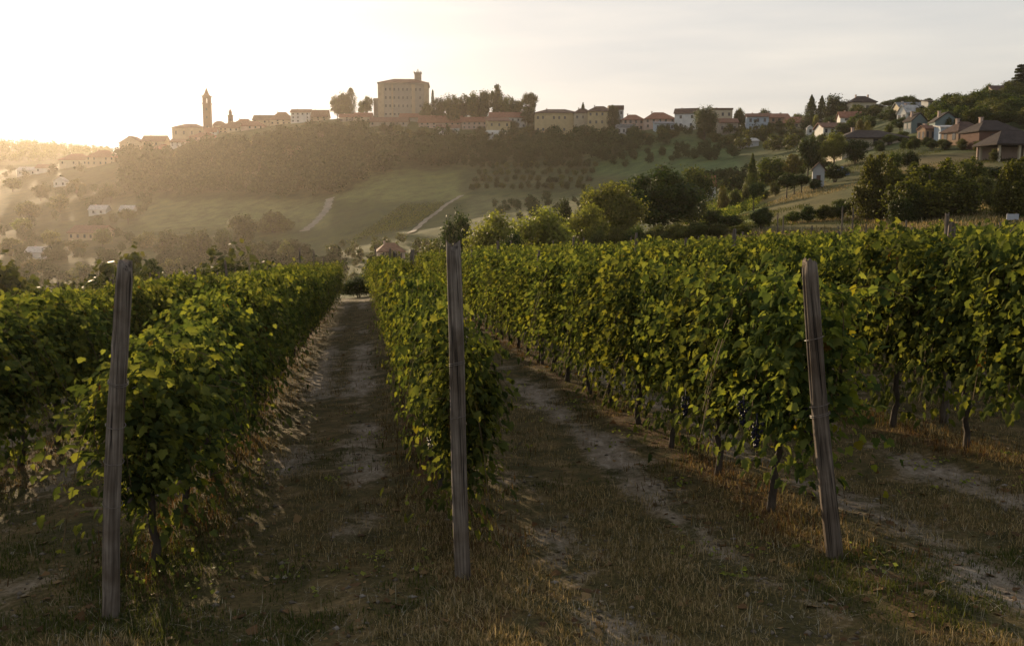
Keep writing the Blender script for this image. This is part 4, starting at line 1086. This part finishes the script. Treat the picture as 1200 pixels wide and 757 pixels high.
# ------------------------------------------------------------------ houses
WALLS = {'white': (.60, .59, .56), 'cream': (.46, .39, .28), 'yellow': (.46, .36, .20), 'pink': (.44, .32, .26), 'grey': (.36, .36, .36), 'stone': (.34, .29, .235),
         'brick': (.115, .06, .045), 'blue': (.36, .42, .48), 'green': (.16, .20, .20), 'orange': (.32, .21, .135), 'tan': (.46, .35, .23)}
ROOFS = {'terracotta': (.24, .105, .065), 'brown': (.085, .05, .038), 'grey': (.20, .20, .21), 'dark': (.042, .030, .027), 'rust': (.17, .085, .055), 'pale': (.42, .40, .38)}
for k, c in WALLS.items(): M['wall_' + k] = plain_mat('wall_' + k, c, rough=.9, var=.22, scale=.6)
def roof_mat(name, c):
    m, n, l, out = new_mat(name)
    p = n.new("ShaderNodeBsdfPrincipled"); p.inputs["Roughness"].default_value = .85; p.inputs["Specular IOR Level"].default_value = .2
    tc = n.new("ShaderNodeTexCoord"); w = n.new("ShaderNodeTexWave"); w.inputs["Scale"].default_value = 1.6; w.inputs["Distortion"].default_value = .6; w.bands_direction = 'X'
    no = n.new("ShaderNodeTexNoise"); no.inputs["Scale"].default_value = 1.3; no.inputs["Detail"].default_value = 6
    r = ramp(n, [(.3, tuple(v * .6 for v in c)), (.7, tuple(min(1, v * 1.2) for v in c))]); l.new(tc.outputs["Object"], no.inputs["Vector"]); l.new(no.outputs[0], r.inputs[0])
    l.new(tc.outputs["Object"], w.inputs["Vector"])
    l.new(r.outputs[0], p.inputs["Base Color"])
    b = n.new("ShaderNodeBump"); b.inputs["Strength"].default_value = .6; b.inputs["Distance"].default_value = .06
    l.new(w.outputs[1], b.inputs["Height"]); l.new(b.outputs[0], p.inputs["Normal"]); l.new(p.outputs[0], out.inputs[0]); return m
for k, c in ROOFS.items(): M['roof_' + k] = roof_mat('roof_' + k, c)

def roof_mb(W, D, H, R, kind, ov=.45, th=.22):
    """a roof over a W x D block (origin mid block), eaves at H, rise R"""
    b = MB(); w, d = W / 2 + ov, D / 2 + ov; lo = -ov * (R / (D / 2 if kind != 'front' else W / 2)) * .6
    if kind == 'flat':
        b.box(-w + .2, w - .2, -d + .2, d - .2, H + .002, H + max(R, .35)); return b
    if kind == 'hip':
        k = max(W / 2 - D / 2 * .9, W * .06)
        if W < D: kx, ky = W * .04, (D - W) / 2
        else: kx, ky = k, 0.02
        top = [(-kx, -ky, H + R), (kx, -ky, H + R), (kx, ky, H + R), (-kx, ky, H + R)]
        e = [(-w, -d, H + lo), (w, -d, H + lo), (w, d, H + lo), (-w, d, H + lo)]
        eb = [(x, y, z - th) for x, y, z in e]
        b.add(e + top + eb, [(0, 1, 5, 4), (1, 2, 6, 5), (2, 3, 7, 6), (3, 0, 4, 7), (4, 5, 6, 7), (0, 8, 9, 1), (1, 9, 10, 2), (2, 10, 11, 3), (3, 11, 8, 0), (11, 10, 9, 8)])
        return b
    if kind == 'shed':
        v = [(-w, -d, H + lo), (w, -d, H + lo), (w, d, H + R), (-w, d, H + R)]
        b.add(v + [(x, y, z + th) for x, y, z in v], [(3, 2, 1, 0), (4, 5, 6, 7), (0, 1, 5, 4), (1, 2, 6, 5), (2, 3, 7, 6), (3, 0, 4, 7)]); return b
    if kind == 'gable': sec = [(-d, H + lo), (0, H + R), (d, H + lo)]; P = lambda a, u, z: (u, a, z); U = w
    else: sec = [(-w, H + lo), (0, H + R), (w, H + lo)]; P = lambda a, u, z: (a, u, z); U = d
    v = []
    for u in (-U, U):
        for a, z in sec: v.append(P(a, u, z + th))
        for a, z in sec: v.append(P(a, u, z + .004))
    b.add(v, [(0, 1, 7, 6), (1, 2, 8, 7), (3, 9, 10, 4), (4, 10, 11, 5), (0, 6, 9, 3), (2, 5, 11, 8), (0, 3, 4, 1), (1, 4, 5, 2), (6, 7, 10, 9), (7, 8, 11, 10)])
    return b
WINS = {}
def window_mesh(w, h):
    key = (round(w, 1), round(h, 1))
    if key not in WINS:
        b = MB(); b.box(-w / 2, w / 2, -.03, .03, -h / 2, h / 2)
        o = b.build('window', M['glass_dark']); WINS[key] = o.data; bpy.data.objects.remove(o)
    return WINS[key]
SHUT = {}
def shutter_mesh(w, h):
    b = MB()
    for s in (-1, 1): b.box(s * w * .78 - w * .24, s * w * .78 + w * .24, -.025, .015, -h / 2, h / 2)
    return b
def house(label, x0, x1, yb, ye, yr, wall, roof, kind='hip', cols=3, floors=2, yaw=0.0, depth=.75, d=None, chim=1, name='house', cat='house', group=None, shutters=False):
    pc = (x0 + x1) / 2
    X, Y, Z = at_dist(pc, d) if d else hit(pc, yb, 60)
    s = Y / F; W = (x1 - x0) * s / max(math.cos(yaw) + .0, .6) * (.94 if yaw else 1)
    zt = CAMZ + pix_ray(pc, ye)[2] / pix_ray(pc, ye)[1] * Y
    H = max(zt - Z, 2.4); R = max((ye - yr) * s, .3); D = W * depth
    D = min(D, 14)
    root = empty(name, (X, Y + D / 2, Z), yaw, label, cat, group)
    b = MB(); w, dd = W / 2, D / 2; z0 = -6.0
    if kind in ('hip', 'flat'):
        b.box(-w, w, -dd, dd, z0, H)
    elif kind == 'shed':
        b.add([(-w, -dd, z0), (w, -dd, z0), (w, dd, z0), (-w, dd, z0), (-w, -dd, H), (w, -dd, H), (w, dd, H + R), (-w, dd, H + R)], [(0, 1, 5, 4), (1, 2, 6, 5), (2, 3, 7, 6), (3, 0, 4, 7), (4, 5, 6, 7)])
    elif kind == 'gable':
        b.add([(-w, -dd, z0), (w, -dd, z0), (w, dd, z0), (-w, dd, z0), (-w, -dd, H), (w, -dd, H), (w, dd, H), (-w, dd, H), (-w, 0, H + R), (w, 0, H + R)], [(0, 1, 5, 4), (2, 3, 7, 6), (1, 2, 6, 9, 5), (3, 0, 4, 8, 7), (4, 5, 9, 8), (6, 7, 8, 9)])
    else:
        b.add([(-w, -dd, z0), (w, -dd, z0), (w, dd, z0), (-w, dd, z0), (-w, -dd, H), (w, -dd, H), (w, dd, H), (-w, dd, H), (0, -dd, H + R), (0, dd, H + R)], [(0, 1, 5, 8, 4), (2, 3, 7, 9, 6), (1, 2, 6, 5), (3, 0, 4, 7), (5, 6, 9, 8), (7, 4, 8, 9)])
    b.build('wall', M['wall_' + wall], root)
    ro = roof_mb(W, D, H, R, kind, ov=min(.6, W * .05)).build('roof', M['roof_' + roof], root)
    for k in range(chim):
        cxp = (-.22 + .5 * k) * W; b = MB(); b.box(cxp - .26, cxp + .26, .2 - .26, .2 + .26, H + R * .3, H + R + .42); b.box(cxp - .34, cxp + .34, .2 - .34, .2 + .34, H + R + .422, H + R + .52)
        b.build('chimney', M['wall_pink' if roof != 'grey' else 'wall_grey'], ro)
    if cols:
        fh = H / floors; ww, wh = min(1.05, W / cols * .42), min(1.5, fh * .52)
        wm = window_mesh(ww, wh)
        for f in range(floors):
            for c in range(cols):
                if rnd.random() < .10 and cols > 2: continue
                o = link('window', wm, None, root)
                o.location = (-w + W * (c + .5 + rnd.uniform(-.06, .06)) / cols, -dd - .012, fh * (f + .56))
                if shutters: 
                    q = shutter_mesh(ww, wh).build('shutter', M['roof_brown'], o); 
        if abs(yaw) > .15:
            sx = 1 if yaw < 0 else -1
            for f in range(floors):
                for c in range(2):
                    o = link('window', wm, None, root); o.location = (sx * (w + .012), D * (c - .5) * .5, fh * (f + .56)); o.rotation_euler = (0, 0, math.pi / 2)
    return root

H = house
# low left end of the village and the valley floor
H('long low pale house with a reddish roof at the foot of the hill', 70, 103, 196, 187, 180, 'cream', 'terracotta', 'hip', 5, 1)
H('long pale house with two roof levels beside the woodland edge', 101, 134, 194, 184, 176, 'tan', 'terracotta', 'hip', 5, 2)
H('low white shed of the valley, farthest to the west', 20, 42, 206, 200, 196, 'white', 'pale', 'gable', 3, 1)
H('low white farm building beside the far valley shed', 42, 60, 203, 197, 193, 'white', 'rust', 'gable', 3, 1)
H('small white house alone among valley trees', 63, 77, 219, 213, 208, 'white', 'pale', 'front', 2, 1)
H('white-roofed shed in the middle of the valley haze', 104, 124, 252, 246, 241, 'white', 'pale', 'gable', 2, 1)
H('white-roofed shed beside the pale valley field', 140, 156, 252, 247, 242, 'white', 'pale', 'gable', 2, 1)
H('long low farm building deep in the valley haze', 80, 124, 282, 273, 265, 'tan', 'rust', 'gable', 5, 1, yaw=-.2)
H('small pale hut at the valley bottom', 30, 56, 304, 296, 290, 'white', 'pale', 'gable', 2, 1)
H('pink cottage half hidden at the valley bottom between two rows', 440, 472, 308, 294, 285, 'pink', 'rust', 'hip', 3, 1, yaw=.25)
# ridge town with the bell tower
H('tan gable-ended house at the low end of the ridge town', 144, 170, 182, 168, 160, 'tan', 'rust', 'front', 3, 2, d=640)
H('small pale cottage below the gable-ended ridge house', 150, 162, 184, 177, 172, 'white', 'terracotta', 'front', 2, 1, d=622)
H('long tan house stepping up to the church', 170, 196, 180, 166, 159, 'tan', 'rust', 'gable', 4, 2, d=640)
H('pale low house below the long tan house', 184, 202, 184, 175, 169, 'cream', 'terracotta', 'hip', 3, 1, d=615)
H('white row house below the church nave', 203, 225, 178, 167, 163, 'white', 'rust', 'gable', 4, 2, d=612)
H('low terracotta-roofed house below the bell tower', 224, 256, 180, 172, 166, 'pink', 'terracotta', 'hip', 5, 1, d=605)
H('white house close under the bell tower', 243, 257, 170, 159, 154, 'white', 'terracotta', 'gable', 2, 2, d=618)
H('brownish house between the two towers', 255, 270, 165, 150, 145, 'tan', 'rust', 'gable', 3, 2, d=640)
H('broad house beside the little tower', 274, 301, 164, 147, 139, 'tan', 'terracotta', 'hip', 4, 2, d=635)
H('small cream house in front of the little tower', 270, 284, 166, 156, 149, 'cream', 'rust', 'gable', 2, 1, d=612)
H('dark-roofed house higher up the ridge town', 300, 322, 158, 141, 135, 'tan', 'brown', 'gable', 4, 2, d=625)
H('low house under the dark-roofed ridge house', 286, 312, 165, 155, 149, 'pink', 'terracotta', 'hip', 4, 1, d=608)
H('wide rust-roofed house below the white tall house', 319, 345, 155, 140, 131, 'tan', 'rust', 'hip', 4, 2, d=615)
H('white tall house standing out in the ridge town', 344, 366, 152, 132, 128, 'white', 'rust', 'gable', 4, 3, d=610)
H('rust-roofed house between the white tall house and the cypress', 365, 386, 152, 139, 131, 'tan', 'rust', 'gable', 3, 2, d=612)
H('pale old house below the cypress clump, first', 400, 418, 150, 138, 134, 'stone', 'terracotta', 'gable', 3, 2, d=582)
H('pale old house below the cypress clump, second', 417, 437, 154, 139, 134, 'cream', 'terracotta', 'gable', 3, 2, d=578)
H('long stone farmhouse below the castle', 435, 478, 170, 159, 153, 'stone', 'rust', 'gable', 6, 1, d=558)
# below the grove
H('long pink-walled house under the castle grove', 492, 541, 158, 144, 135, 'pink', 'terracotta', 'gable', 7, 2, d=560)
H('low white annex of the long pink-walled house', 512, 538, 158, 150, 145, 'white', 'rust', 'shed', 5, 1, d=540)
H('rust-roofed house below the middle of the grove', 542, 571, 152, 143, 137, 'pink', 'terracotta', 'gable', 5, 2, d=555)
H('low stone wall house under the castle', 470, 496, 152, 141, 136, 'stone', 'terracotta', 'gable', 4, 1, d=575)
H('long white house with terracotta roof behind the yellow house', 574, 616, 150, 138, 131, 'white', 'terracotta', 'gable', 7, 2, d=545)
h_ = H('tall house, yellow above and white below, under the grove', 570, 597, 164, 142, 137, 'yellow', 'rust', 'shed', 3, 2, yaw=.18, d=520, chim=0)
_w = 27 * 520 / F
b = MB(); b.box(-_w / 2 - .10, _w / 2 + .10, -_w * .375 - .12, _w * .375, -6.2, 4.2); b.build('ground_floor_wall', M['white_paint'], h_)
for c in (-.3, .02, .32):
    o = link('window', window_mesh(1.1, 1.3), None, h_); o.location = (_w * c, -_w * .375 - .14, 2.4)
# right half of the ridge
H('long yellow building with a grey roof on the ridge', 627, 676, 152, 132, 127, 'yellow', 'brown', 'hip', 8, 2, d=500)
H('cream end wing of the long yellow building', 672, 692, 150, 132, 127, 'cream', 'brown', 'hip', 3, 2, d=496)
H('tall yellow apartment house on the skyline', 688, 717, 152, 130, 124, 'yellow', 'brown', 'hip', 4, 3, yaw=-.12, d=485)
H('grey apartment wing behind the upright trees', 712, 729, 150, 129, 124, 'grey', 'brown', 'flat', 3, 3, d=490)
H('rusty hip-roofed villa beside the apartment house', 728, 753, 152, 140, 134, 'pink', 'terracotta', 'hip', 4, 2, d=470)
H('low grey garage block under the rusty hip-roofed villa', 722, 743, 158, 150, 146, 'grey', 'grey', 'flat', 4, 1, d=452)
H('wide villa with a rust hip roof and white windows', 754, 789, 150, 139, 131, 'pink', 'terracotta', 'hip', 5, 2, d=462)
H('low blue-white house below the wide villa', 766, 788, 154, 145, 142, 'blue', 'grey', 'shed', 4, 1, d=445)
H('plain white house beside the huge dark tree', 791, 817, 150, 133, 127, 'white', 'brown', 'gable', 2, 2, yaw=-.3, d=450)
H('flat-topped cream house on the skyline', 832, 855, 150, 129, 127, 'cream', 'brown', 'flat', 3, 2, d=440)
H('low stone house under the flat-topped cream house', 840, 862, 156, 144, 139, 'stone', 'rust', 'gable', 3, 1, d=425)
H('pale blue two-storey house with dark openings', 873, 899, 154, 137, 133, 'blue', 'rust', 'gable', 3, 2, yaw=-.15, d=415)
H('orange-roofed house behind the pale blue house', 891, 921, 150, 138, 133, 'orange', 'terracotta', 'gable', 4, 2, d=428)
H('white house with red roof and a cream gable end', 922, 949, 156, 144, 137, 'cream', 'terracotta', 'gable', 3, 1, yaw=-.55, d=402)
H('pale-roofed farm shed on the green slope', 868, 889, 173, 169, 165, 'grey', 'pale', 'shed', 0, 1, chim=0)
H('small grey-green shed beside the pale-roofed farm shed', 905, 919, 174, 168, 164, 'tan', 'grey', 'shed', 0, 1, chim=0)
H('small white hut below the tall conifers', 946, 953, 158, 152, 149, 'white', 'grey', 'front', 1, 1, chim=0)
H('red-roofed cottage with white wall low in the valley', 818, 838, 226, 218, 207, 'white', 'terracotta', 'gable', 2, 1, d=215, chim=0)
# hillside on the right
H('hilltop house with two chimneys and a wide dark roof', 993, 1021, 130, 119, 112, 'cream', 'dark', 'hip', 4, 1, d=372, chim=2)
H('white house with red roof in the middle of the hillside', 981, 1007, 148, 138, 131, 'white', 'terracotta', 'gable', 2, 2, yaw=-.12, d=330)
H('long low red-roofed house in front of the white hillside house', 961, 1003, 158, 150, 144, 'white', 'rust', 'gable', 6, 1, d=310)
H('very long dark barn-like roof with pale walls', 984, 1061, 180, 161, 151, 'cream', 'dark', 'hip', 5, 1, d=205)
H('pale house with arched porch on the upper hillside', 1048, 1076, 142, 134, 128, 'cream', 'grey', 'gable', 4, 1, d=300)
H('big grey-walled block on the upper hillside', 1081, 1107, 150, 124, 121, 'grey', 'dark', 'shed', 3, 3, d=290, chim=0)
H('white-walled house with pale roof below the grey block', 1052, 1073, 158, 148, 139, 'white', 'pale', 'gable', 2, 1, yaw=.3, d=260)
H('blue-green gabled house beside the long dark roof', 1060, 1081, 168, 156, 147, 'green', 'dark', 'front', 1, 1, yaw=.2, d=218)
H('greenish slate house behind the sunlit orange house', 1091, 1120, 166, 152, 142, 'green', 'dark', 'front', 1, 1, yaw=-.1, d=205)
H('sunlit orange little house with chimney', 1076, 1096, 164, 154, 150, 'orange', 'rust', 'gable', 3, 1, yaw=.25, d=190)
H('low pale lean-to beside the sunlit orange house', 1097, 1120, 168, 163, 160, 'blue', 'pale', 'shed', 0, 1, d=186, chim=0)
H('orange-walled house with a brown tiled roof', 1111, 1150, 168, 153, 142, 'orange', 'brown', 'hip', 3, 1, yaw=.25, d=176, shutters=True)
H('brick house with a broad dark roof', 1137, 1189, 172, 152, 140, 'brick', 'dark', 'hip', 4, 1, yaw=.12, d=165, shutters=True)
H('stone-walled house high in the wooded slope', 1156, 1173, 122, 107, 100, 'stone', 'brown', 'shed', 1, 1, d=255, chim=0)
# porch with pillars at the frame's edge
X, Y, Z = at_dist(1180, 148)
ph = empty('open_porch', (X, Y, Z), .15, 'dark-roofed open porch on pale pillars before the brick house', 'porch')
zt = CAMZ + pix_ray(1180, 168)[2] / pix_ray(1180, 168)[1] * Y - Z
roof_mb(8.2, 5.0, zt, 1.9, 'hip', .5).build('roof', M['roof_dark'], ph)
for sx, sy in ((-3.6, -2.2), (-.2, -2.2), (1.5, -2.2), (3.8, -2.2), (-3.6, 2.2), (3.8, 2.2)):
    b = MB(); b.box(sx - .17, sx + .17, sy - .17, sy + .17, -2.5, zt - .01); b.box(sx - .24, sx + .24, sy - .24, sy + .24, zt - .35, zt - .012); b.build('pillar', M['wall_cream'], ph)
b = MB(); b.box(-4.0, 4.0, 2.45, 2.7, -2.5, zt - .02); b.build('wall', M['wall_pink'], ph)
# little gabled shed by the knoll
X, Y, Z = at_dist(957, 146)
gs = empty('gabled_shed', (X, Y, Z), -.25, 'little tall shed with a steep gable beside the dark round tree', 'shed')
ht = CAMZ + pix_ray(957, 199)[2] / pix_ray(957, 199)[1] * Y - Z
b = MB(); w = .85; b.add([(-w, -1, -1), (w, -1, -1), (w, 1, -1), (-w, 1, -1), (-w, -1, ht), (w, -1, ht), (w, 1, ht), (-w, 1, ht), (0, -1, ht + 1.0), (0, 1, ht + 1.0)], [(0, 1, 5, 8, 4), (2, 3, 7, 9, 6), (1, 2, 6, 5), (3, 0, 4, 7), (5, 6, 9, 8), (7, 4, 8, 9)]); b.build('wall', M['wall_grey'], gs)
roof_mb(1.7, 2.0, ht, 1.0, 'front', .35, .12).build('roof', M['roof_brown'], gs)
b = MB(); b.box(-.3, .3, -1.04, -1.005, .2, 1.9); b.build('door', M['roof_brown'], gs)
# blue tarpaulin heap under the golden tree
X, Y, Z = at_dist(983, 160)
b = MB(); b.add([(-1.5, -1, -.3), (1.5, -1, -.3), (1.6, 1, -.3), (-1.4, 1, -.3), (-1.1, -.6, 1.2), (1.0, -.5, 1.0), (1.1, .5, 1.3), (-.9, .6, 1.1), (0, 0, 1.6)], [(0, 1, 5, 4), (1, 2, 6, 5), (2, 3, 7, 6), (3, 0, 4, 7), (4, 5, 8), (5, 6, 8), (6, 7, 8), (7, 4, 8)])
M['tarp'] = plain_mat('tarp', (.10, .14, .26), rough=.5, var=.3)
o = b.build('tarpaulin', M['tarp']); o.location = (X, Y, Z); tag(o, 'blue tarpaulin over a heap below the golden tree', 'tarpaulin')

# ------------------------------------------------------------------ castle and towers
def loc_d(px, py, d):
    r = pix_ray(px, py); return r[0] / r[1] * d, d, CAMZ + r[2] / r[1] * d
D0 = 592.0; s = D0 / F
X, Y, Zt = loc_d(471.5, 99, D0); Zb = loc_d(471.5, 140, D0)[2]; Hc = Zt - Zb
ca = empty('castle', (X, Y + 9, Zb), .06, 'massive square brick castle with a turret on the skyline', 'castle')
W = 57 * s; Dp = 20
b = MB(); b.box(-W / 2, W / 2, -Dp / 2, Dp / 2, -10, Hc); b.build('wall', M['wall_stone'], ca)
b = MB()
for xx, ww in ((-W / 2 + 1.6, 3.6), (W * .20, 2.2), (W / 2 - 1.2, 2.8), (-W * .22, .8)):
    b.box(xx - ww / 2, xx + ww / 2, -Dp / 2 - .45, -Dp / 2 - .003, -10, Hc - .4)
b.build('buttress', M['wall_tan'], ca)
b = MB(); b.box(-W / 2 - .5, W / 2 + .5, -Dp / 2 - .7, Dp / 2 + .7, Hc + .003, Hc + .7); b.build('cornice', M['wall_stone'], ca)
cr = roof_mb(W + .6, Dp + 1, Hc + .9, 3.4, 'hip', .3, .18).build('roof', M['roof_rust'], ca)
b = MB(); tx = W * .285
b.box(tx - 2.1, tx + 2.1, -2, 2.2, Hc + .72, Hc + 7.6); b.box(tx - 2.5, tx + 2.5, -2.4, 2.6, Hc + 7.602, Hc + 8.1)
for q in (-2.2, -.7, .8, 1.9): b.box(tx + q - .25, tx + q + .25, -2.4, -1.8, Hc + 8.102, Hc + 8.9)
b.box(tx - .25, tx + .25, .2, .7, Hc + 8.102, Hc + 10.4)
b.build('turret', M['wall_stone'], ca)
for f in range(4):
    for c in range(9):
        if rnd.random() < .12: continue
        o = link('window', window_mesh(1.0, 1.6 if f else 1.0), None, ca); o.location = (-W / 2 + 4.6 + c * (W - 8) / 8.6, -Dp / 2 - .012, Hc * (.14 + .235 * f))
cw = MB(); cw.box(-W / 2 - 3.4, -W / 2 - .005, -5, 6, -10, Hc * .62); cw.build('side_wing', M['wall_stone'], ca)

X, Y, Zt = loc_d(242.2, 113, 628); Zb = loc_d(242.2, 165, 628)[2]; s = 628 / F; Ht = Zt - Zb
bt = empty('bell_tower', (X, Y, Zb), .12, 'tall slender bell tower with a pointed spire', 'bell tower')
w = 8.6 * s / 2
b = MB(); hb = Ht - 5.2
b.box(-w, w, -w, w, -6, hb); b.box(-w - .35, w + .35, -w - .35, w + .35, hb + .003, hb + .6)
for sx in (-1, 1):
    for sy in (-1, 1): b.box(sx * (w - .95) - .9, sx * (w - .95) + .9, sy * (w - .95) - .9, sy * (w - .95) + .9, hb + .603, Ht - 1.2)
b.box(-w, w, -w, w, Ht - 1.198, Ht - .5); b.box(-w - .5, w + .5, -w - .5, w + .5, Ht - .498, Ht)
b.build('shaft', M['wall_brick'], bt)
b = MB(); q = w * .92; sp = 10 * s
b.add([(-q, -q, Ht + .003), (q, -q, Ht + .003), (q, q, Ht + .003), (-q, q, Ht + .003), (-q * .62, -q * .62, Ht + sp * .22), (q * .62, -q * .62, Ht + sp * .22), (q * .62, q * .62, Ht + sp * .22), (-q * .62, q * .62, Ht + sp * .22), (0, 0, Ht + sp)],
      [(0, 1, 5, 4), (1, 2, 6, 5), (2, 3, 7, 6), (3, 0, 4, 7), (4, 5, 8), (5, 6, 8), (6, 7, 8), (7, 4, 8), (3, 2, 1, 0)])
b.build('spire', M['roof_rust'], bt)
b = MB(); b.tube([(0, 0, Ht + sp - .3), (0, 0, Ht + sp + 1.6)], .1, 5); b.tube([(-.5, 0, Ht + sp + 1), (.5, 0, Ht + sp + 1)], .08, 5); b.build('cross', M['wire'], bt)
for zz in (.30, .52, .70):
    o = link('window', window_mesh(.8, 1.6), None, bt); o.location = (0, -w - .012, Ht * zz)

X, Y, Zb = loc_d(220, 168, 636); s = 636 / F
ch = empty('church', (X, Y + 8, Zb), .05, 'bulky church nave with a shallow roof beside the bell tower', 'church')
Hn = 18 * s; Wn = 36 * s
b = MB(); b.box(-Wn / 2, Wn / 2, -8, 8, -6, Hn); b.build('wall', M['wall_tan'], ch)
roof_mb(Wn, 16, Hn, 5.0 * s, 'hip', .5).build('roof', M['roof_rust'], ch)
for c in range(4):
    o = link('window', window_mesh(1.2, 2.4), None, ch); o.location = (-Wn / 2 + Wn * (c + .5) / 4, -8.012, Hn * .66)
b = MB(); n = 14; V = []; fs = []
cx = Wn / 2 + 8.5; rr = 4.6
for k in range(6):
    a = k / 5 * math.pi / 2; R_ = rr * math.cos(a) + .02
    for j in range(n): V.append((cx + R_ * math.cos(2 * math.pi * j / n), R_ * math.sin(2 * math.pi * j / n), Hn + 1.2 + rr * .8 * math.sin(a)))
for k in range(5):
    for j in range(n): fs.append((k * n + j, k * n + (j + 1) % n, (k + 1) * n + (j + 1) % n, (k + 1) * n + j))
b.add(V, fs); b.build('dome', M['roof_rust'], ch)
b = MB(); b.tube([(cx, 0, -6), (cx, 0, Hn + 1.2)], rr + .15, 14); b.build('drum', M['wall_tan'], ch)

X, Y, Zt = loc_d(270, 136, 632); Zb = loc_d(270, 160, 632)[2]; s = 632 / F; Ht = Zt - Zb
lt = empty('little_tower', (X, Y, Zb), .1, 'little bell turret poking above roofs beside the tall bell tower', 'bell turret')
w = 5 * s / 2; b = MB(); b.box(-w, w, -w, w, -6, Ht); b.box(-w - .35, w + .35, -w - .35, w + .35, Ht + .003, Ht + .4); b.box(-w * .62, w * .62, -w * .62, w * .62, Ht + .403, Ht + 2.4); b.build('shaft', M['wall_brick'], lt)
b = MB(); q = w * .72; b.add([(-q, -q, Ht + 2.403), (q, -q, Ht + 2.403), (q, q, Ht + 2.403), (-q, q, Ht + 2.403), (0, 0, Ht + 4.6)], [(0, 1, 4), (1, 2, 4), (2, 3, 4), (3, 0, 4), (3, 2, 1, 0)]); b.build('cap', M['roof_rust'], lt)
o = link('window', window_mesh(.7, 1.2), None, lt); o.location = (0, -w - .012, Ht * .8)

# ------------------------------------------------------------------ haze
hm, hn, hl, hout = new_mat('haze')
pv = hn.new("ShaderNodeVolumePrincipled")
pv.inputs["Color"].default_value = (1.0, .89, .80, 1)
pv.inputs["Density"].default_value = HAZE_DENSITY
pv.inputs["Anisotropy"].default_value = .72
hl.new(pv.outputs[0], hout.inputs["Volume"])
zmin = float(ZG.min()) + CAMZ - 12
b = MB(); b.box(-1560, 1560, -60, 1300, min(zmin, -60), 150)
hz_o = b.build('haze', hm); tag(hz_o, 'pale warm haze filling the valley air', 'haze', kind='stuff')
